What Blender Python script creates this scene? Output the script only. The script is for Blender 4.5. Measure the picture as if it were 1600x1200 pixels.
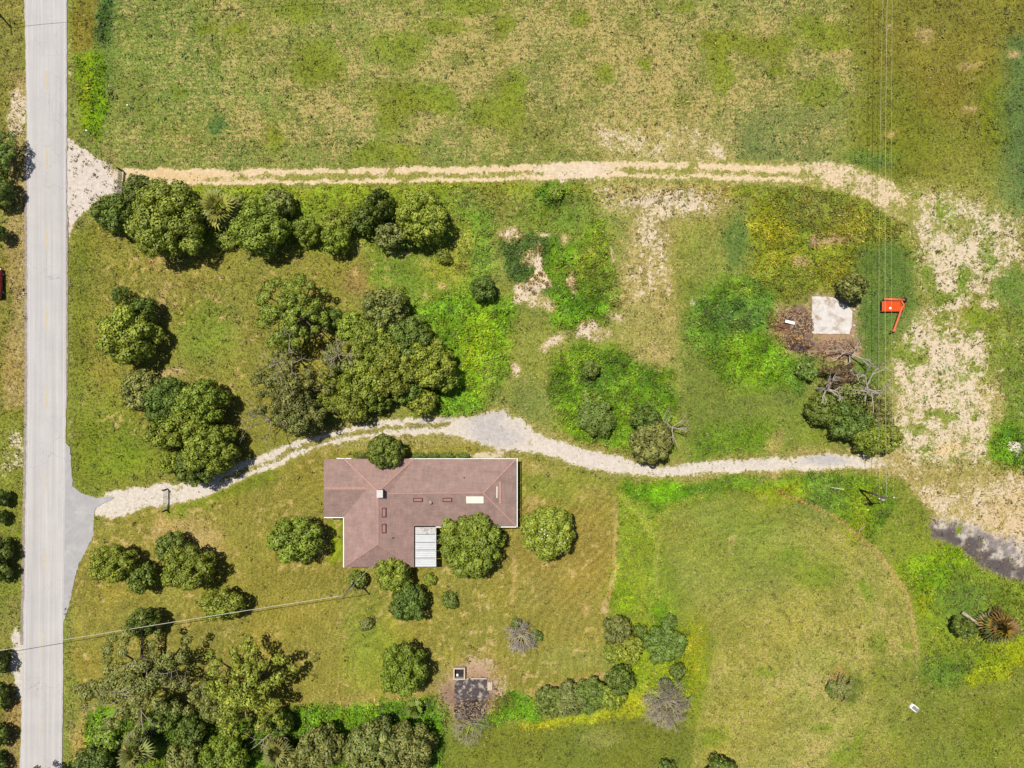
import bpy, bmesh, math, random
import numpy as np
from mathutils import Vector, Matrix

R_ = math.radians
scene = bpy.context.scene
for o in list(bpy.data.objects):
    bpy.data.objects.remove(o)
col = scene.collection

# ------------------------------------------------------------------ camera
CAMH = 110.0                                   # drone height in metres
cam = bpy.data.cameras.new('Camera')
cam_o = bpy.data.objects.new('Camera', cam)
col.objects.link(cam_o)
cam_o.location = (0, 0, CAMH)
cam_o.rotation_euler = (0, 0, 0)               # straight down
cam.sensor_fit = 'HORIZONTAL'
cam.sensor_width = 36.0
cam.lens = 18.0 / (80.0 / CAMH)                # 160 m of ground across the frame
cam.clip_start = 0.5
cam.clip_end = 6000
scene.camera = cam_o
scene.render.resolution_x = 1024
scene.render.resolution_y = 768

# ------------------------------------------------------------------ sky and sun
SUN_EL, SH = R_(69.5), Vector((0.66, -0.75))     # shadows fall right and down in the picture
SH.normalize()
world = bpy.data.worlds.new('World')
scene.world = world
world.use_nodes = True
wn = world.node_tree
bg = wn.nodes['Background']
sky = wn.nodes.new('ShaderNodeTexSky')
sky.sky_type = 'NISHITA'
sky.sun_disc = False
sky.sun_elevation = SUN_EL
sky.sun_rotation = math.atan2(-SH.x, -SH.y)
wn.links.new(sky.outputs[0], bg.inputs[0])
bg.inputs[1].default_value = 0.065
sun = bpy.data.lights.new('Sun', 'SUN')
sun.energy = 5.0
sun.angle = R_(0.53)
sun.color = (1.0, 0.955, 0.87)
sun_o = bpy.data.objects.new('Sun', sun)
col.objects.link(sun_o)
d = Vector((SH.x * math.cos(SUN_EL), SH.y * math.cos(SUN_EL), -math.sin(SUN_EL)))
sun_o.rotation_euler = d.to_track_quat('-Z', 'Y').to_euler()
sun_o.location = (-30, 40, 80)
scene.view_settings.view_transform = 'Standard'
scene.view_settings.look = 'None'
scene.view_settings.gamma = 1.0
scene.view_settings.use_curve_mapping = False
scene.view_settings.exposure = 0.42
KEXP = 2.05            # photographed brightness of a flat surface / its albedo

# ------------------------------------------------------------------ helpers
def at(px, py, z=0.0):
    """photo pixel -> world point at height z"""
    s = 0.1 * (CAMH - z) / CAMH
    return Vector(((px - 800) * s, (600 - py) * s, z))

def lin(c):
    c = np.asarray(c, dtype=float) / 255.0
    return np.where(c <= 0.04045, c / 12.92, ((c + 0.055) / 1.055) ** 2.4)

def alb(r, g, b, k=1.0):
    """albedo that photographs as the sRGB colour r g b on flat ground"""
    v = lin((r, g, b)) / KEXP * k
    return (float(v[0]), float(v[1]), float(v[2]), 1.0)

def tag(o, label=None, cat=None, group=None, kind=None):
    if label: o['label'] = label
    if cat: o['category'] = cat
    if group: o['group'] = group
    if kind: o['kind'] = kind
    return o

def link(name, me, material=None, parent=None):
    o = bpy.data.objects.new(name, me)
    col.objects.link(o)
    if material is not None and me is not None and len(me.materials) == 0:
        me.materials.append(material)
    if parent is not None:
        o.parent = parent
    return o

def empty(name, loc=(0, 0, 0), rz=0.0):
    o = bpy.data.objects.new(name, None)
    o.empty_display_size = 0.3
    o.location = loc
    o.rotation_euler = (0, 0, rz)
    col.objects.link(o)
    return o

def npmesh(name, V, F, smooth=False, colors=None):
    V = np.ascontiguousarray(V, dtype=np.float32)
    F = np.ascontiguousarray(F, dtype=np.int32)
    me = bpy.data.meshes.new(name)
    n, k = F.shape
    me.vertices.add(len(V))
    me.vertices.foreach_set('co', V.ravel())
    me.loops.add(n * k)
    me.loops.foreach_set('vertex_index', F.ravel())
    me.polygons.add(n)
    me.polygons.foreach_set('loop_start', np.arange(0, n * k, k, dtype=np.int32))
    if smooth:
        me.polygons.foreach_set('use_smooth', np.ones(n, dtype=bool))
    for nm, arr in (colors or {}).items():
        a = me.attributes.new(nm, 'FLOAT_COLOR', 'POINT')
        a.data.foreach_set('color', np.ascontiguousarray(arr, dtype=np.float32).ravel())
    me.update(calc_edges=True)
    return me

class MB:
    """collects boxes, tubes and polygons; build() links them as one mesh"""
    def __init__(s):
        s.v, s.f = [], []
    def add(s, vs, fs):
        b = len(s.v)
        s.v += [tuple(v) for v in vs]
        s.f += [tuple(b + i for i in f) for f in fs]
        return s
    def box(s, c, size, rz=0.0, m=None):
        x, y, z = [k / 2 for k in size]
        M = Matrix.Translation(Vector(c)) @ Matrix.Rotation(rz, 4, 'Z')
        if m is not None: M = m
        vs = [M @ Vector((a * x, b * y, e * z)) for a in (-1, 1) for b in (-1, 1) for e in (-1, 1)]
        return s.add(vs, [(0, 1, 3, 2), (4, 6, 7, 5), (0, 4, 5, 1), (2, 3, 7, 6), (0, 2, 6, 4), (1, 5, 7, 3)])
    def beam(s, a, b, w, h, up=Vector((0, 0, 1))):
        a, b = Vector(a), Vector(b)
        t = (b - a).normalized()
        sd = t.cross(up)
        if sd.length < 1e-4: sd = Vector((1, 0, 0))
        sd.normalize()
        u = sd.cross(t)
        vs = []
        for p in (a, b):
            for i, j in ((-1, -1), (1, -1), (1, 1), (-1, 1)):
                vs.append(p + sd * i * w / 2 + u * j * h / 2)
        return s.add(vs, [(3, 2, 1, 0), (4, 5, 6, 7), (0, 1, 5, 4), (1, 2, 6, 5), (2, 3, 7, 6), (3, 0, 4, 7)])
    def tube(s, pts, rad, n=8, cap=True):
        pts = [Vector(p) for p in pts]
        if not hasattr(rad, '__len__'): rad = [rad] * len(pts)
        base = len(s.v)
        pr = None
        for i, p in enumerate(pts):
            t = (pts[min(i + 1, len(pts) - 1)] - pts[max(i - 1, 0)]).normalized()
            if pr is None:
                pr = t.cross(Vector((0, 0, 1)))
                if pr.length < 0.1: pr = t.cross(Vector((1, 0, 0)))
            pr = (pr - t * pr.dot(t)).normalized()
            q = t.cross(pr)
            for k in range(n):
                a = 2 * math.pi * k / n
                s.v.append(tuple(p + (pr * math.cos(a) + q * math.sin(a)) * rad[i]))
        for i in range(len(pts) - 1):
            for k in range(n):
                a, b = base + i * n + k, base + i * n + (k + 1) % n
                s.f.append((a, b, b + n, a + n))
        if cap:
            s.f.append(tuple(base + k for k in reversed(range(n))))
            e = base + (len(pts) - 1) * n
            s.f.append(tuple(e + k for k in range(n)))
        return s
    def lathe(s, c, prof, n=12):
        """prof: (radius, z) from bottom to top about vertical axis at c"""
        base = len(s.v)
        c = Vector(c)
        for r, z in prof:
            for k in range(n):
                a = 2 * math.pi * k / n
                s.v.append((c.x + r * math.cos(a), c.y + r * math.sin(a), c.z + z))
        for i in range(len(prof) - 1):
            for k in range(n):
                a, b = base + i * n + k, base + i * n + (k + 1) % n
                s.f.append((a, b, b + n, a + n))
        s.f.append(tuple(base + k for k in reversed(range(n))))
        e = base + (len(prof) - 1) * n
        s.f.append(tuple(e + k for k in range(n)))
        return s
    def build(s, name, material, parent=None, smooth=False, bevel=0.0):
        me = bpy.data.meshes.new(name)
        me.from_pydata(s.v, [], s.f)
        if bevel:
            bm = bmesh.new(); bm.from_mesh(me)
            bmesh.ops.bevel(bm, geom=bm.edges[:], offset=bevel, segments=2, affect='EDGES', profile=0.6)
            bm.to_mesh(me); bm.free()
        if smooth:
            me.polygons.foreach_set('use_smooth', [True] * len(me.polygons))
        me.update()
        return link(name, me, material, parent)

# ---- value noise in numpy
_T = np.random.RandomState(7).rand(64, 256, 256).astype(np.float32)
def vn(x, y, seed):
    t = _T[seed % 64]
    xi, yi = np.floor(x).astype(np.int64), np.floor(y).astype(np.int64)
    fx, fy = (x - xi).astype(np.float32), (y - yi).astype(np.float32)
    fx = fx * fx * (3 - 2 * fx); fy = fy * fy * (3 - 2 * fy)
    x0, x1, y0, y1 = xi & 255, (xi + 1) & 255, yi & 255, (yi + 1) & 255
    return (t[x0, y0] * (1 - fx) + t[x1, y0] * fx) * (1 - fy) + (t[x0, y1] * (1 - fx) + t[x1, y1] * fx) * fy
def fbm(x, y, f, o=4, seed=0, g=0.5):
    s, a, w = 0.0, 1.0, 0.0
    for i in range(o):
        s = s + a * vn(x * f + 17.3 * i, y * f + 9.1 * i, seed + i)
        w += a; a *= g; f *= 2.03
    return s / w
def sstep(a, b, x):
    t = np.clip((x - a) / (b - a), 0, 1)
    return t * t * (3 - 2 * t)

# ---- materials
class NT:
    def __init__(s, name):
        s.m = bpy.data.materials.new(name)
        s.m.use_nodes = True
        s.t = s.m.node_tree
        s.b = s.t.nodes['Principled BSDF']
        s.b.inputs['Specular IOR Level'].default_value = 0.25
        s.n, s.l = s.t.nodes, s.t.links
    def node(s, kind, **kw):
        n = s.n.new('ShaderNode' + kind)
        for k, v in kw.items(): setattr(n, k, v)
        return n
    def noise(s, scale, detail=3, rough=0.55, vec=None, dist=0.0):
        n = s.node('TexNoise')
        n.inputs['Scale'].default_value = scale
        n.inputs['Detail'].default_value = detail
        n.inputs['Roughness'].default_value = rough
        n.inputs['Distortion'].default_value = dist
        if vec is not None: s.l.new(vec, n.inputs['Vector'])
        return n.outputs['Fac']
    def pos(s, scale=None):
        g = s.node('NewGeometry')
        if scale is None: return g.outputs['Position']
        m = s.node('VectorMath', operation='MULTIPLY')
        s.l.new(g.outputs['Position'], m.inputs[0]); m.inputs[1].default_value = scale
        return m.outputs[0]
    def math(s, op, a, b=None, c=None, clamp=False):
        n = s.node('Math', operation=op); n.use_clamp = clamp
        for i, v in enumerate((a, b, c)):
            if v is None: continue
            if isinstance(v, (int, float)): n.inputs[i].default_value = v
            else: s.l.new(v, n.inputs[i])
        return n.outputs[0]
    def mapr(s, v, a, b, c, d_, smooth=False):
        n = s.node('MapRange'); n.clamp = True
        if smooth: n.interpolation_type = 'SMOOTHSTEP'
        for i, q in enumerate((v, a, b, c, d_)):
            if isinstance(q, (int, float)): n.inputs[i].default_value = q
            else: s.l.new(q, n.inputs[i])
        return n.outputs[0]
    def mix(s, f, a, b, mode='MIX'):
        n = s.node('Mix', data_type='RGBA', blend_type=mode)
        for i, v in ((0, f), (6, a), (7, b)):
            if isinstance(v, (int, float)): n.inputs[i].default_value = v
            elif isinstance(v, tuple): n.inputs[i].default_value = v
            else: s.l.new(v, n.inputs[i])
        return n.outputs[2]
    def attr(s, name):
        n = s.node('Attribute', attribute_name=name)
        return n.outputs['Color'], n.outputs['Alpha']
    def gray(s, v):
        n = s.node('CombineColor')
        for i in range(3): s.l.new(v, n.inputs[i])
        return n.outputs[0]
    def bump(s, h, strength=0.4, dist=0.05):
        n = s.node('Bump'); n.inputs['Strength'].default_value = strength
        n.inputs['Distance'].default_value = dist
        s.l.new(h, n.inputs['Height']); s.l.new(n.outputs[0], s.b.inputs['Normal'])
    def color(s, c):
        if isinstance(c, tuple): s.b.inputs['Base Color'].default_value = c
        else: s.l.new(c, s.b.inputs['Base Color'])
    def rough(s, v): s.b.inputs['Roughness'].default_value = v

def simple(name, c, rough=0.7, var=0.25, scale=3.0, metal=0.0, dirt=None, bump=0.0):
    t = NT(name)
    p = t.pos()
    f = t.noise(scale, 4, 0.6, p)
    g = t.mapr(f, 0.3, 0.7, 1 - var, 1 + var)
    base = t.mix(1.0, c, t.gray(g), 'MULTIPLY')
    if dirt is not None:
        q = t.noise(scale * 0.6, 5, 0.65, p, 0.4)
        base = t.mix(t.mapr(q, 0.5, 0.66, 0, 0.85), base, dirt)
    t.color(base)
    t.rough(rough)
    t.b.inputs['Metallic'].default_value = metal
    if bump: t.bump(f, bump, 0.03)
    return t.m

M = {}
M['pole_wood'] = simple('pole_wood', alb(120, 105, 90), 0.9, 0.3, 6)
M['dark_wood'] = simple('dark_wood', alb(75, 60, 48), 0.9, 0.3, 6)
M['grey_metal'] = simple('grey_metal', alb(190, 190, 185), 0.5, 0.15, 5, 0.0)
M['galv'] = simple('galvanised', alb(178, 178, 165), 0.45, 0.2, 4, 0.3)
M['wire'] = simple('wire_metal', alb(205, 200, 165), 0.5, 0.08, 2, 0.0)
M['cable'] = simple('cable_sheath', alb(225, 218, 200), 0.5, 0.1, 1.0, 0.0)
M['white'] = simple('white_paint', (0.72, 0.71, 0.69, 1), 0.5, 0.06, 2.0)
M['wall'] = simple('painted_wall', (0.55, 0.5, 0.43, 1), 0.8, 0.1, 2.0)
M['glass'] = simple('dark_glass', (0.02, 0.025, 0.03, 1), 0.08, 0.1, 1.0)
M['black'] = simple('black_rubber', (0.012, 0.012, 0.013, 1), 0.75, 0.3, 5)
M['darkmetal'] = simple('dark_metal', (0.03, 0.028, 0.03, 1), 0.5, 0.3, 5)
M['orange'] = simple('orange_paint', alb(245, 95, 35), 0.35, 0.12, 3, 0, None)
M['orange2'] = simple('faded_orange_paint', alb(250, 125, 85), 0.4, 0.12, 4)
M['carred'] = simple('car_paint', alb(140, 10, 30), 0.15, 0.05, 1)
M['carred'].node_tree.nodes['Principled BSDF'].inputs['Coat Weight'].default_value = 1.0
M['concrete'] = simple('slab_concrete', alb(238, 230, 222), 0.9, 0.14, 1.1, 0, alb(178, 150, 120), 0.2)
M['block'] = simple('concrete_block', alb(225, 205, 188), 0.9, 0.15, 3, 0, None, 0.2)
M['soot'] = simple('scorched_slab', alb(92, 82, 84), 0.95, 0.35, 2.2, 0, alb(222, 206, 188), 0.3)
M['rust'] = simple('rusted_sheet', alb(135, 88, 65), 0.9, 0.35, 3, 0, alb(80, 55, 45))
M['deadwood'] = simple('dead_wood', alb(205, 191, 176), 0.9, 0.2, 3)
M['deadwood2'] = simple('dead_twigs', alb(198, 182, 160), 0.9, 0.3, 3)
M['bark'] = simple('bark', alb(110, 95, 80), 0.95, 0.35, 4)
M['charred'] = simple('charred_wood', (0.02, 0.017, 0.016, 1), 0.95, 0.4, 4)
M['stick'] = simple('brown_sticks', alb(150, 112, 85), 0.95, 0.5, 2.5)
M['stick2'] = simple('pale_sticks', alb(205, 175, 140), 0.95, 0.3, 2.5)

def leafmat(name, rgb, trans=0.25, var=0.25):
    t = NT(name)
    c, a = t.attr('Col')
    base = t.mix(1.0, rgb, c, 'MULTIPLY')
    oi = t.node('ObjectInfo')
    hs = t.node('HueSaturation')
    hs.inputs['Saturation'].default_value = 1.0
    t.l.new(t.mapr(oi.outputs['Random'], 0, 1, 1 - var * 0.6, 1 + var * 0.6), hs.inputs['Value'])
    t.l.new(t.mapr(t.math('FRACT', t.math('MULTIPLY', oi.outputs['Random'], 7.31)), 0, 1, 0.485, 0.512), hs.inputs['Hue'])
    t.l.new(base, hs.inputs['Color'])
    t.color(hs.outputs[0])
    t.rough(0.55)
    t.b.inputs['Specular IOR Level'].default_value = 0.35
    if trans:
        tr = t.node('BsdfTranslucent')
        t.l.new(t.mix(1.0, hs.outputs[0], (1.1, 1.25, 0.5, 1), 'MULTIPLY'), tr.inputs['Color'])
        mx = t.node('MixShader'); mx.inputs[0].default_value = trans
        t.l.new(t.b.outputs[0], mx.inputs[1]); t.l.new(tr.outputs[0], mx.inputs[2])
        t.l.new(mx.outputs[0], t.n['Material Output'].inputs['Surface'])
    return t.m
M['olive'] = leafmat('leaf_olive', (0.196, 0.232, 0.026, 1), .12)
M['deep'] = leafmat('leaf_deep', (0.118, 0.160, 0.024, 1), .12)
M['lime'] = leafmat('leaf_lime', (0.190, 0.240, 0.024, 1), .2)
M['greygreen'] = leafmat('leaf_greygreen', (0.180, 0.188, 0.046, 1), .12)
M['brownleaf'] = leafmat('leaf_brown', (0.15, 0.10, 0.05, 1), 0.1)
M['palm'] = leafmat('palm_frond', (0.24, 0.25, 0.05, 1), .12)
M['palmdim'] = leafmat('dull_palm_frond', (0.14, 0.148, 0.04, 1), .12)
M['deadpalm'] = leafmat('dying_frond', (0.19, 0.15, 0.05, 1))
M['weed'] = leafmat('weed_leaf', (1, 1, 1, 1), 0.2, 0.0)
M['tuft'] = leafmat('grass_blade', (1, 1, 1, 1), 0.2, 0.0)
# ------------------------------------------------------------------ ground, painted by land use
STEP = 0.27
gx = np.arange(-93, 93.01, STEP); gy = np.arange(-73, 73.01, STEP)
out = np.array([1500, 700, 350, 180, 120, 103.0])
GX = np.concatenate([-out, gx, out[::-1]]); GY = np.concatenate([-out, gy, out[::-1]])
NX, NY = len(GX), len(GY)
WX, WY = np.meshgrid(GX, GY, indexing='ij')
PX = (WX * 10 + 800).astype(np.float32); PY = (600 - WY * 10).astype(np.float32)
# warped pixel coordinates so every border is ragged
QX = PX + 26 * (fbm(PX, PY, 1 / 60, 3, 1) - .5) + 14 * (fbm(PX, PY, 1 / 12, 3, 5) - .5)
QY = PY + 26 * (fbm(PX, PY, 1 / 60, 3, 9) - .5) + 14 * (fbm(PX, PY, 1 / 12, 3, 13) - .5)
SX = PX + 5 * (fbm(PX, PY, 1 / 25, 2, 21) - .5) + 6 * (fbm(PX, PY, 1 / 6, 2, 24) - .5)   # slightly warped
SY = PY + 5 * (fbm(PX, PY, 1 / 25, 2, 27) - .5) + 6 * (fbm(PX, PY, 1 / 6, 2, 30) - .5)

G = np.empty(PX.shape + (3,), np.float32); G[:] = (126, 132, 58)
B = np.empty_like(G); B[:] = (232, 212, 184)
DRY = np.full(PX.shape, 0.30, np.float32)
COV = np.zeros(PX.shape, np.float32)
WEED = np.zeros(PX.shape, np.float32)

def over(m, c=None, dry=None, cov=None, bare=None, weed=None):
    global DRY, COV, WEED
    if c is not None: G[:] = G * (1 - m[..., None]) + np.array(c, np.float32) * m[..., None]
    if bare is not None: B[:] = B * (1 - m[..., None]) + np.array(bare, np.float32) * m[..., None]
    if dry is not None: DRY = DRY * (1 - m) + dry * m
    if cov is not None: COV = COV * (1 - m) + cov * m
    if weed is not None: WEED = WEED * (1 - m) + weed * m

def poly(pts, f=8, tight=False):
    X, Y = (SX, SY) if tight else (QX, QY)
    p = np.array(pts, np.float32)
    pad = f + 40
    m = np.zeros(X.shape, np.float32)
    sel = (PX > p[:, 0].min() - pad) & (PX < p[:, 0].max() + pad) & (PY > p[:, 1].min() - pad) & (PY < p[:, 1].max() + pad)
    x, y = X[sel], Y[sel]
    dmin = np.full(x.shape, 1e9, np.float32); ins = np.zeros(x.shape, bool)
    for i in range(len(p)):
        a, b = p[i], p[(i + 1) % len(p)]
        e = b - a
        t = np.clip(((x - a[0]) * e[0] + (y - a[1]) * e[1]) / max(float(e @ e), 1e-6), 0, 1)
        dmin = np.minimum(dmin, np.hypot(x - a[0] - t * e[0], y - a[1] - t * e[1]))
        c = ((a[1] > y) != (b[1] > y)) & (x < (b[0] - a[0]) * (y - a[1]) / ((b[1] - a[1]) if b[1] != a[1] else 1e-9) + a[0])
        ins ^= c
    m[sel] = sstep(-f, f, np.where(ins, dmin, -dmin))
    return m

def ell(cx, cy, rx, ry, rot=0.0, f=0.45, tight=False):
    X, Y = (SX, SY) if tight else (QX, QY)
    c, s = math.cos(R_(rot)), math.sin(R_(rot))
    u, v = (X - cx) * c + (Y - cy) * s, -(X - cx) * s + (Y - cy) * c
    return 1 - sstep(1 - f, 1 + f, np.sqrt((u / rx) ** 2 + (v / ry) ** 2))

def stroke(pts, w, f=3, tight=True):
    X, Y = (SX, SY) if tight else (QX, QY)
    m = np.zeros(X.shape, np.float32)
    p = np.array(pts, np.float32)
    ww = max(q[2] if len(q) > 2 else w for q in pts)
    pad = ww + f + 20
    sel = (PX > p[:, 0].min() - pad) & (PX < p[:, 0].max() + pad) & (PY > p[:, 1].min() - pad) & (PY < p[:, 1].max() + pad)
    x, y = X[sel], Y[sel]
    best = np.full(x.shape, -1e9, np.float32)
    for i in range(len(p) - 1):
        a, b = p[i, :2], p[i + 1, :2]
        wa, wb = (p[i, 2], p[i + 1, 2]) if p.shape[1] > 2 else (w, w)
        e = b - a
        t = np.clip(((x - a[0]) * e[0] + (y - a[1]) * e[1]) / max(float(e @ e), 1e-6), 0, 1)
        best = np.maximum(best, (wa + (wb - wa) * t) / 2 - np.hypot(x - a[0] - t * e[0], y - a[1] - t * e[1]))
    m[sel] = sstep(-f, f, best)
    return m

big = fbm(PX, PY, 1 / 140, 4, 33)
mid = fbm(PX, PY, 1 / 45, 4, 37)
fine = fbm(PX, PY, 1 / 9, 3, 41)

# --- north pasture
mm = poly([(150, -130), (1350, -130), (1330, 120), (1320, 262), (150, 268)], 30)
over(mm, (134, 140, 66), 0.50)
DRY += mm * (0.45 * (big - .5) + .45 * (mid - .5) + .5 * (fbm(PX, PY, 1 / 22, 3, 49) - .5))
over(mm * sstep(.45, .7, fbm(PX, PY, 1 / 90, 3, 44)) * .5, (120, 134, 62))
over(ell(1000, 110, 330, 120) * .6 * mm, (134, 135, 70), None)
DRY += mm * 0.13 * ell(1000, 70, 360, 130, f=.8)
over(poly([(120, 215), (560, 240), (900, 244), (1330, 225), (1330, 262), (120, 268)], 14) * .7, (122, 132, 66), .34)
over(ell(1230, 215, 110, 50) * .7, (122, 130, 74), .28)
over(ell(260, 120, 120, 110, f=.7) * .6, (118, 136, 58), .32)
over(poly([(150, -130), (185, -130), (180, 90), (165, 210), (150, 210)], 10) * .7, (95, 118, 55), .12)
for b in [(465, 15, 40, 20), (500, 100, 40, 32), (622, 72, 42, 26), (640, 152, 60, 24), (602, 185, 18, 26), (690, 152, 20, 24), (765, 172, 34, 24),
          (800, 135, 26, 20), (790, 38, 14, 14), (432, 222, 15, 18), (572, 240, 32, 18), (625, 240, 30, 16), (1005, 100, 12, 10), (950, 115, 14, 13),
          (1126, 108, 15, 44), (1150, 68, 48, 16), (1212, 70, 26, 18), (1105, 64, 12, 14), (1216, 106, 15, 12), (1265, 40, 26, 18), (275, 140, 13, 12),
          (322, 45, 15, 9), (366, 45, 13, 9), (805, 160, 22, 50), (1280, 140, 30, 22), (905, 35, 14, 12), (1075, 5, 16, 10), (735, 5, 60, 16), (700, 40, 40, 14), (1300, 60, 40, 22)]:
    over(ell(*b, f=.6) * .8, (124, 134, 42), .04, 0)
over(ell(340, 192, 16, 14) * .8, (88, 118, 60), 0)
DRY += mm * .16 * np.sin(2 * np.pi * (PY / 7.5 + 2.2 * (mid - .5) + .004 * PX))
# dry sandy belt just above the track
over(poly([(920, 190), (1110, 194), (1150, 215), (1140, 255), (940, 255)], 22), (154, 148, 84), .6, .42)
# --- north-east meadow
m = poly([(1335, -130), (1800, -130), (1800, 330), (1470, 320), (1385, 285), (1330, 250), (1345, 120)], 40)
over(m, (122, 120, 44), .10)
over(ell(1500, 95, 110, 120, f=.8) * .7 * m, (132, 122, 50), .14)
over(ell(1400, 200, 60, 70, f=.7) * .7 * m, (110, 116, 36), .04)
over(ell(1555, 190, 26, 70, f=.6) * .8, (118, 124, 32), .02)
over(ell(1480, 240, 90, 40, f=.7) * .6, (114, 120, 34), .04)
over(poly([(1575, 60), (1800, 40), (1800, 420), (1590, 420), (1560, 300)], 22) * .85, (88, 112, 62), .06)
over(ell(1360, 245, 40, 16) * .8, (92, 116, 50), 0)
for b in [(1310, 85, 22, 5), (1445, 60, 12, 14), (1388, 45, 6, 3), (1590, 85, 14, 8), (1520, 100, 20, 8), (1395, 208, 12, 4), (1515, 168, 12, 4)]:
    over(ell(*b) * .8, (170, 145, 95), .5, .28)
# --- road verges
over(poly([(-300, -130), (40, -130), (44, 600), (36, 1330), (-300, 1330)], 6), (132, 128, 58), .28)
over(poly([(14, 120), (42, 120), (44, 640), (12, 640)], 8) * .8, (160, 138, 88), .5, .22)
over(ell(28, 175, 20, 34), None, .4, .55)
over(ell(25, 700, 16, 26), None, .4, .5)
over(ell(28, 450, 10, 60), None, .4, .35)
over(ell(8, 720, 10, 30), None, .4, .4)
over(poly([(-20, 640), (40, 640), (36, 930), (-20, 980)], 10) * .6, (122, 130, 42), .16)
over(ell(28, 1040, 13, 52, f=.3), None, .1, .85, (222, 212, 200))
over(poly([(8, 1060), (36, 1090), (32, 1200), (10, 1200)], 8) * .7, (160, 128, 85), .4)
over(poly([(105, -130), (148, -130), (146, 70), (112, 82)], 5), (124, 116, 44), .2)
over(poly([(148, -130), (186, -130), (168, 60), (150, 66)], 7) * .9, (74, 102, 42), .03, 0, None, .5)
over(poly([(116, 84), (158, 78), (168, 170), (156, 220), (124, 200)], 7), (108, 142, 16), .0, 0, None, .45)
over(poly([(124, 84), (138, 84), (140, 205), (126, 195)], 5) * .7, (138, 152, 24))
over(poly([(108, 370), (170, 350), (150, 560), (190, 760), (112, 760), (108, 560)], 12) * .8, (118, 124, 42), .14)
over(stroke([(108, 60), (110, 200)], 5, 2) * .6, None, None, .6)
over(stroke([(108, 370), (115, 420), (108, 600), (112, 740)], 5, 3) * .5, None, None, .55)
# --- west lawn
m = poly([(150, 352), (340, 372), (560, 382), (600, 395), (640, 440), (600, 470), (500, 660), (430, 690), (330, 745), (230, 765), (160, 770), (130, 640)], 14)
over(m, (136, 132, 56), .24)
over(ell(320, 520, 40, 45, f=.6) * .8, (126, 142, 48), .08)
over(ell(280, 430, 50, 40, f=.6) * .4, (150, 135, 70), .3)
over(ell(170, 690, 50, 70, f=.6) * .7, (112, 132, 36), .06)
over(ell(215, 720, 50, 30, f=.6) * .6, (116, 136, 34), .05)
over(ell(250, 395, 14, 22, 40) * .7, (190, 158, 105), .5, .2)
over(ell(270, 582, 14, 6) * .8, (185, 155, 110), .4, .3)
over(ell(252, 470, 6, 34, 10) * .7, (185, 155, 105), .4, .25)
over(poly([(575, 388), (700, 392), (735, 430), (720, 470), (640, 462), (576, 440)], 8), (120, 138, 48), .10)
over(ell(555, 440, 22, 26) * .8, (150, 125, 72), .2)
for b in [(612, 392, 12, 5, 20), (637, 400, 5, 6), (665, 406, 6, 6), (552, 422, 5, 6), (675, 425, 4, 6), (692, 446, 10, 4, 50), (668, 456, 12, 3, 30), (560, 380, 18, 12), (718, 430, 8, 4)]:
    over(ell(*b) * .8, (195, 170, 115), .5, .3)
# --- scrub strip along the track
over(poly([(215, 288), (1190, 286), (1180, 300), (960, 310), (930, 330), (730, 340), (620, 330), (300, 330)], 7), (138, 152, 40), .08, 0, None, .35)
over(poly([(300, 300), (700, 296), (710, 390), (640, 390), (500, 392), (300, 390)], 10) * .7, (128, 150, 42), .06, None, None, .4)
over(ell(672, 400, 24, 26) * .5, (150, 156, 60), .1)
# --- centre scrub
m = poly([(712, 300), (950, 300), (1190, 310), (1180, 420), (1130, 480), (1080, 600), (1060, 720), (840, 700), (790, 640), (760, 480), (740, 380)], 18)
over(m, (131, 138, 62), .28)
over(ell(730, 350, 40, 50, f=.6) * .7, (118, 140, 58), .1, 0, None, .4)
over(poly([(716, 330), (770, 330), (765, 430), (735, 470), (712, 420)], 10) * .8, (112, 148, 48), .02, 0, None, .6)
over(poly([(640, 470), (740, 450), (810, 470), (800, 560), (760, 640), (640, 660), (700, 560)], 14), (116, 158, 36), .02, 0, None, .8)
over(ell(760, 520, 30, 40, f=.6) * .8, (132, 172, 26))
over(ell(740, 580, 22, 34, f=.6) * .7, (138, 178, 28))
over(ell(765, 600, 14, 40, f=.6) * .6, (120, 140, 55), .15)
over(ell(690, 420, 26, 16, f=.6) * .5, (150, 150, 50), .2)
over(ell(722, 400, 18, 40, f=.6) * .6, (155, 152, 58), .2)
over(poly([(778, 372), (850, 365), (885, 380), (892, 440), (862, 470), (800, 440), (780, 420)], 9), (80, 108, 48), .02, 0, None, .7)
over(ell(870, 340, 60, 34, f=.6) * .7, (112, 142, 48), .08, 0, None, .5)
over(ell(868, 298, 22, 20) * .9, (92, 138, 30), 0, 0, None, .9)
over(poly([(860, 380), (905, 385), (930, 340), (960, 400), (985, 470), (960, 500), (900, 520), (860, 510), (855, 440)], 10), (104, 145, 32), .04, 0, None, .75)
over(ell(925, 490, 40, 20, f=.6) * .8, (118, 162, 28), 0, 0, None, .8)
over(ell(935, 410, 26, 50, f=.6) * .5, (135, 140, 50), .2)
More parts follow.
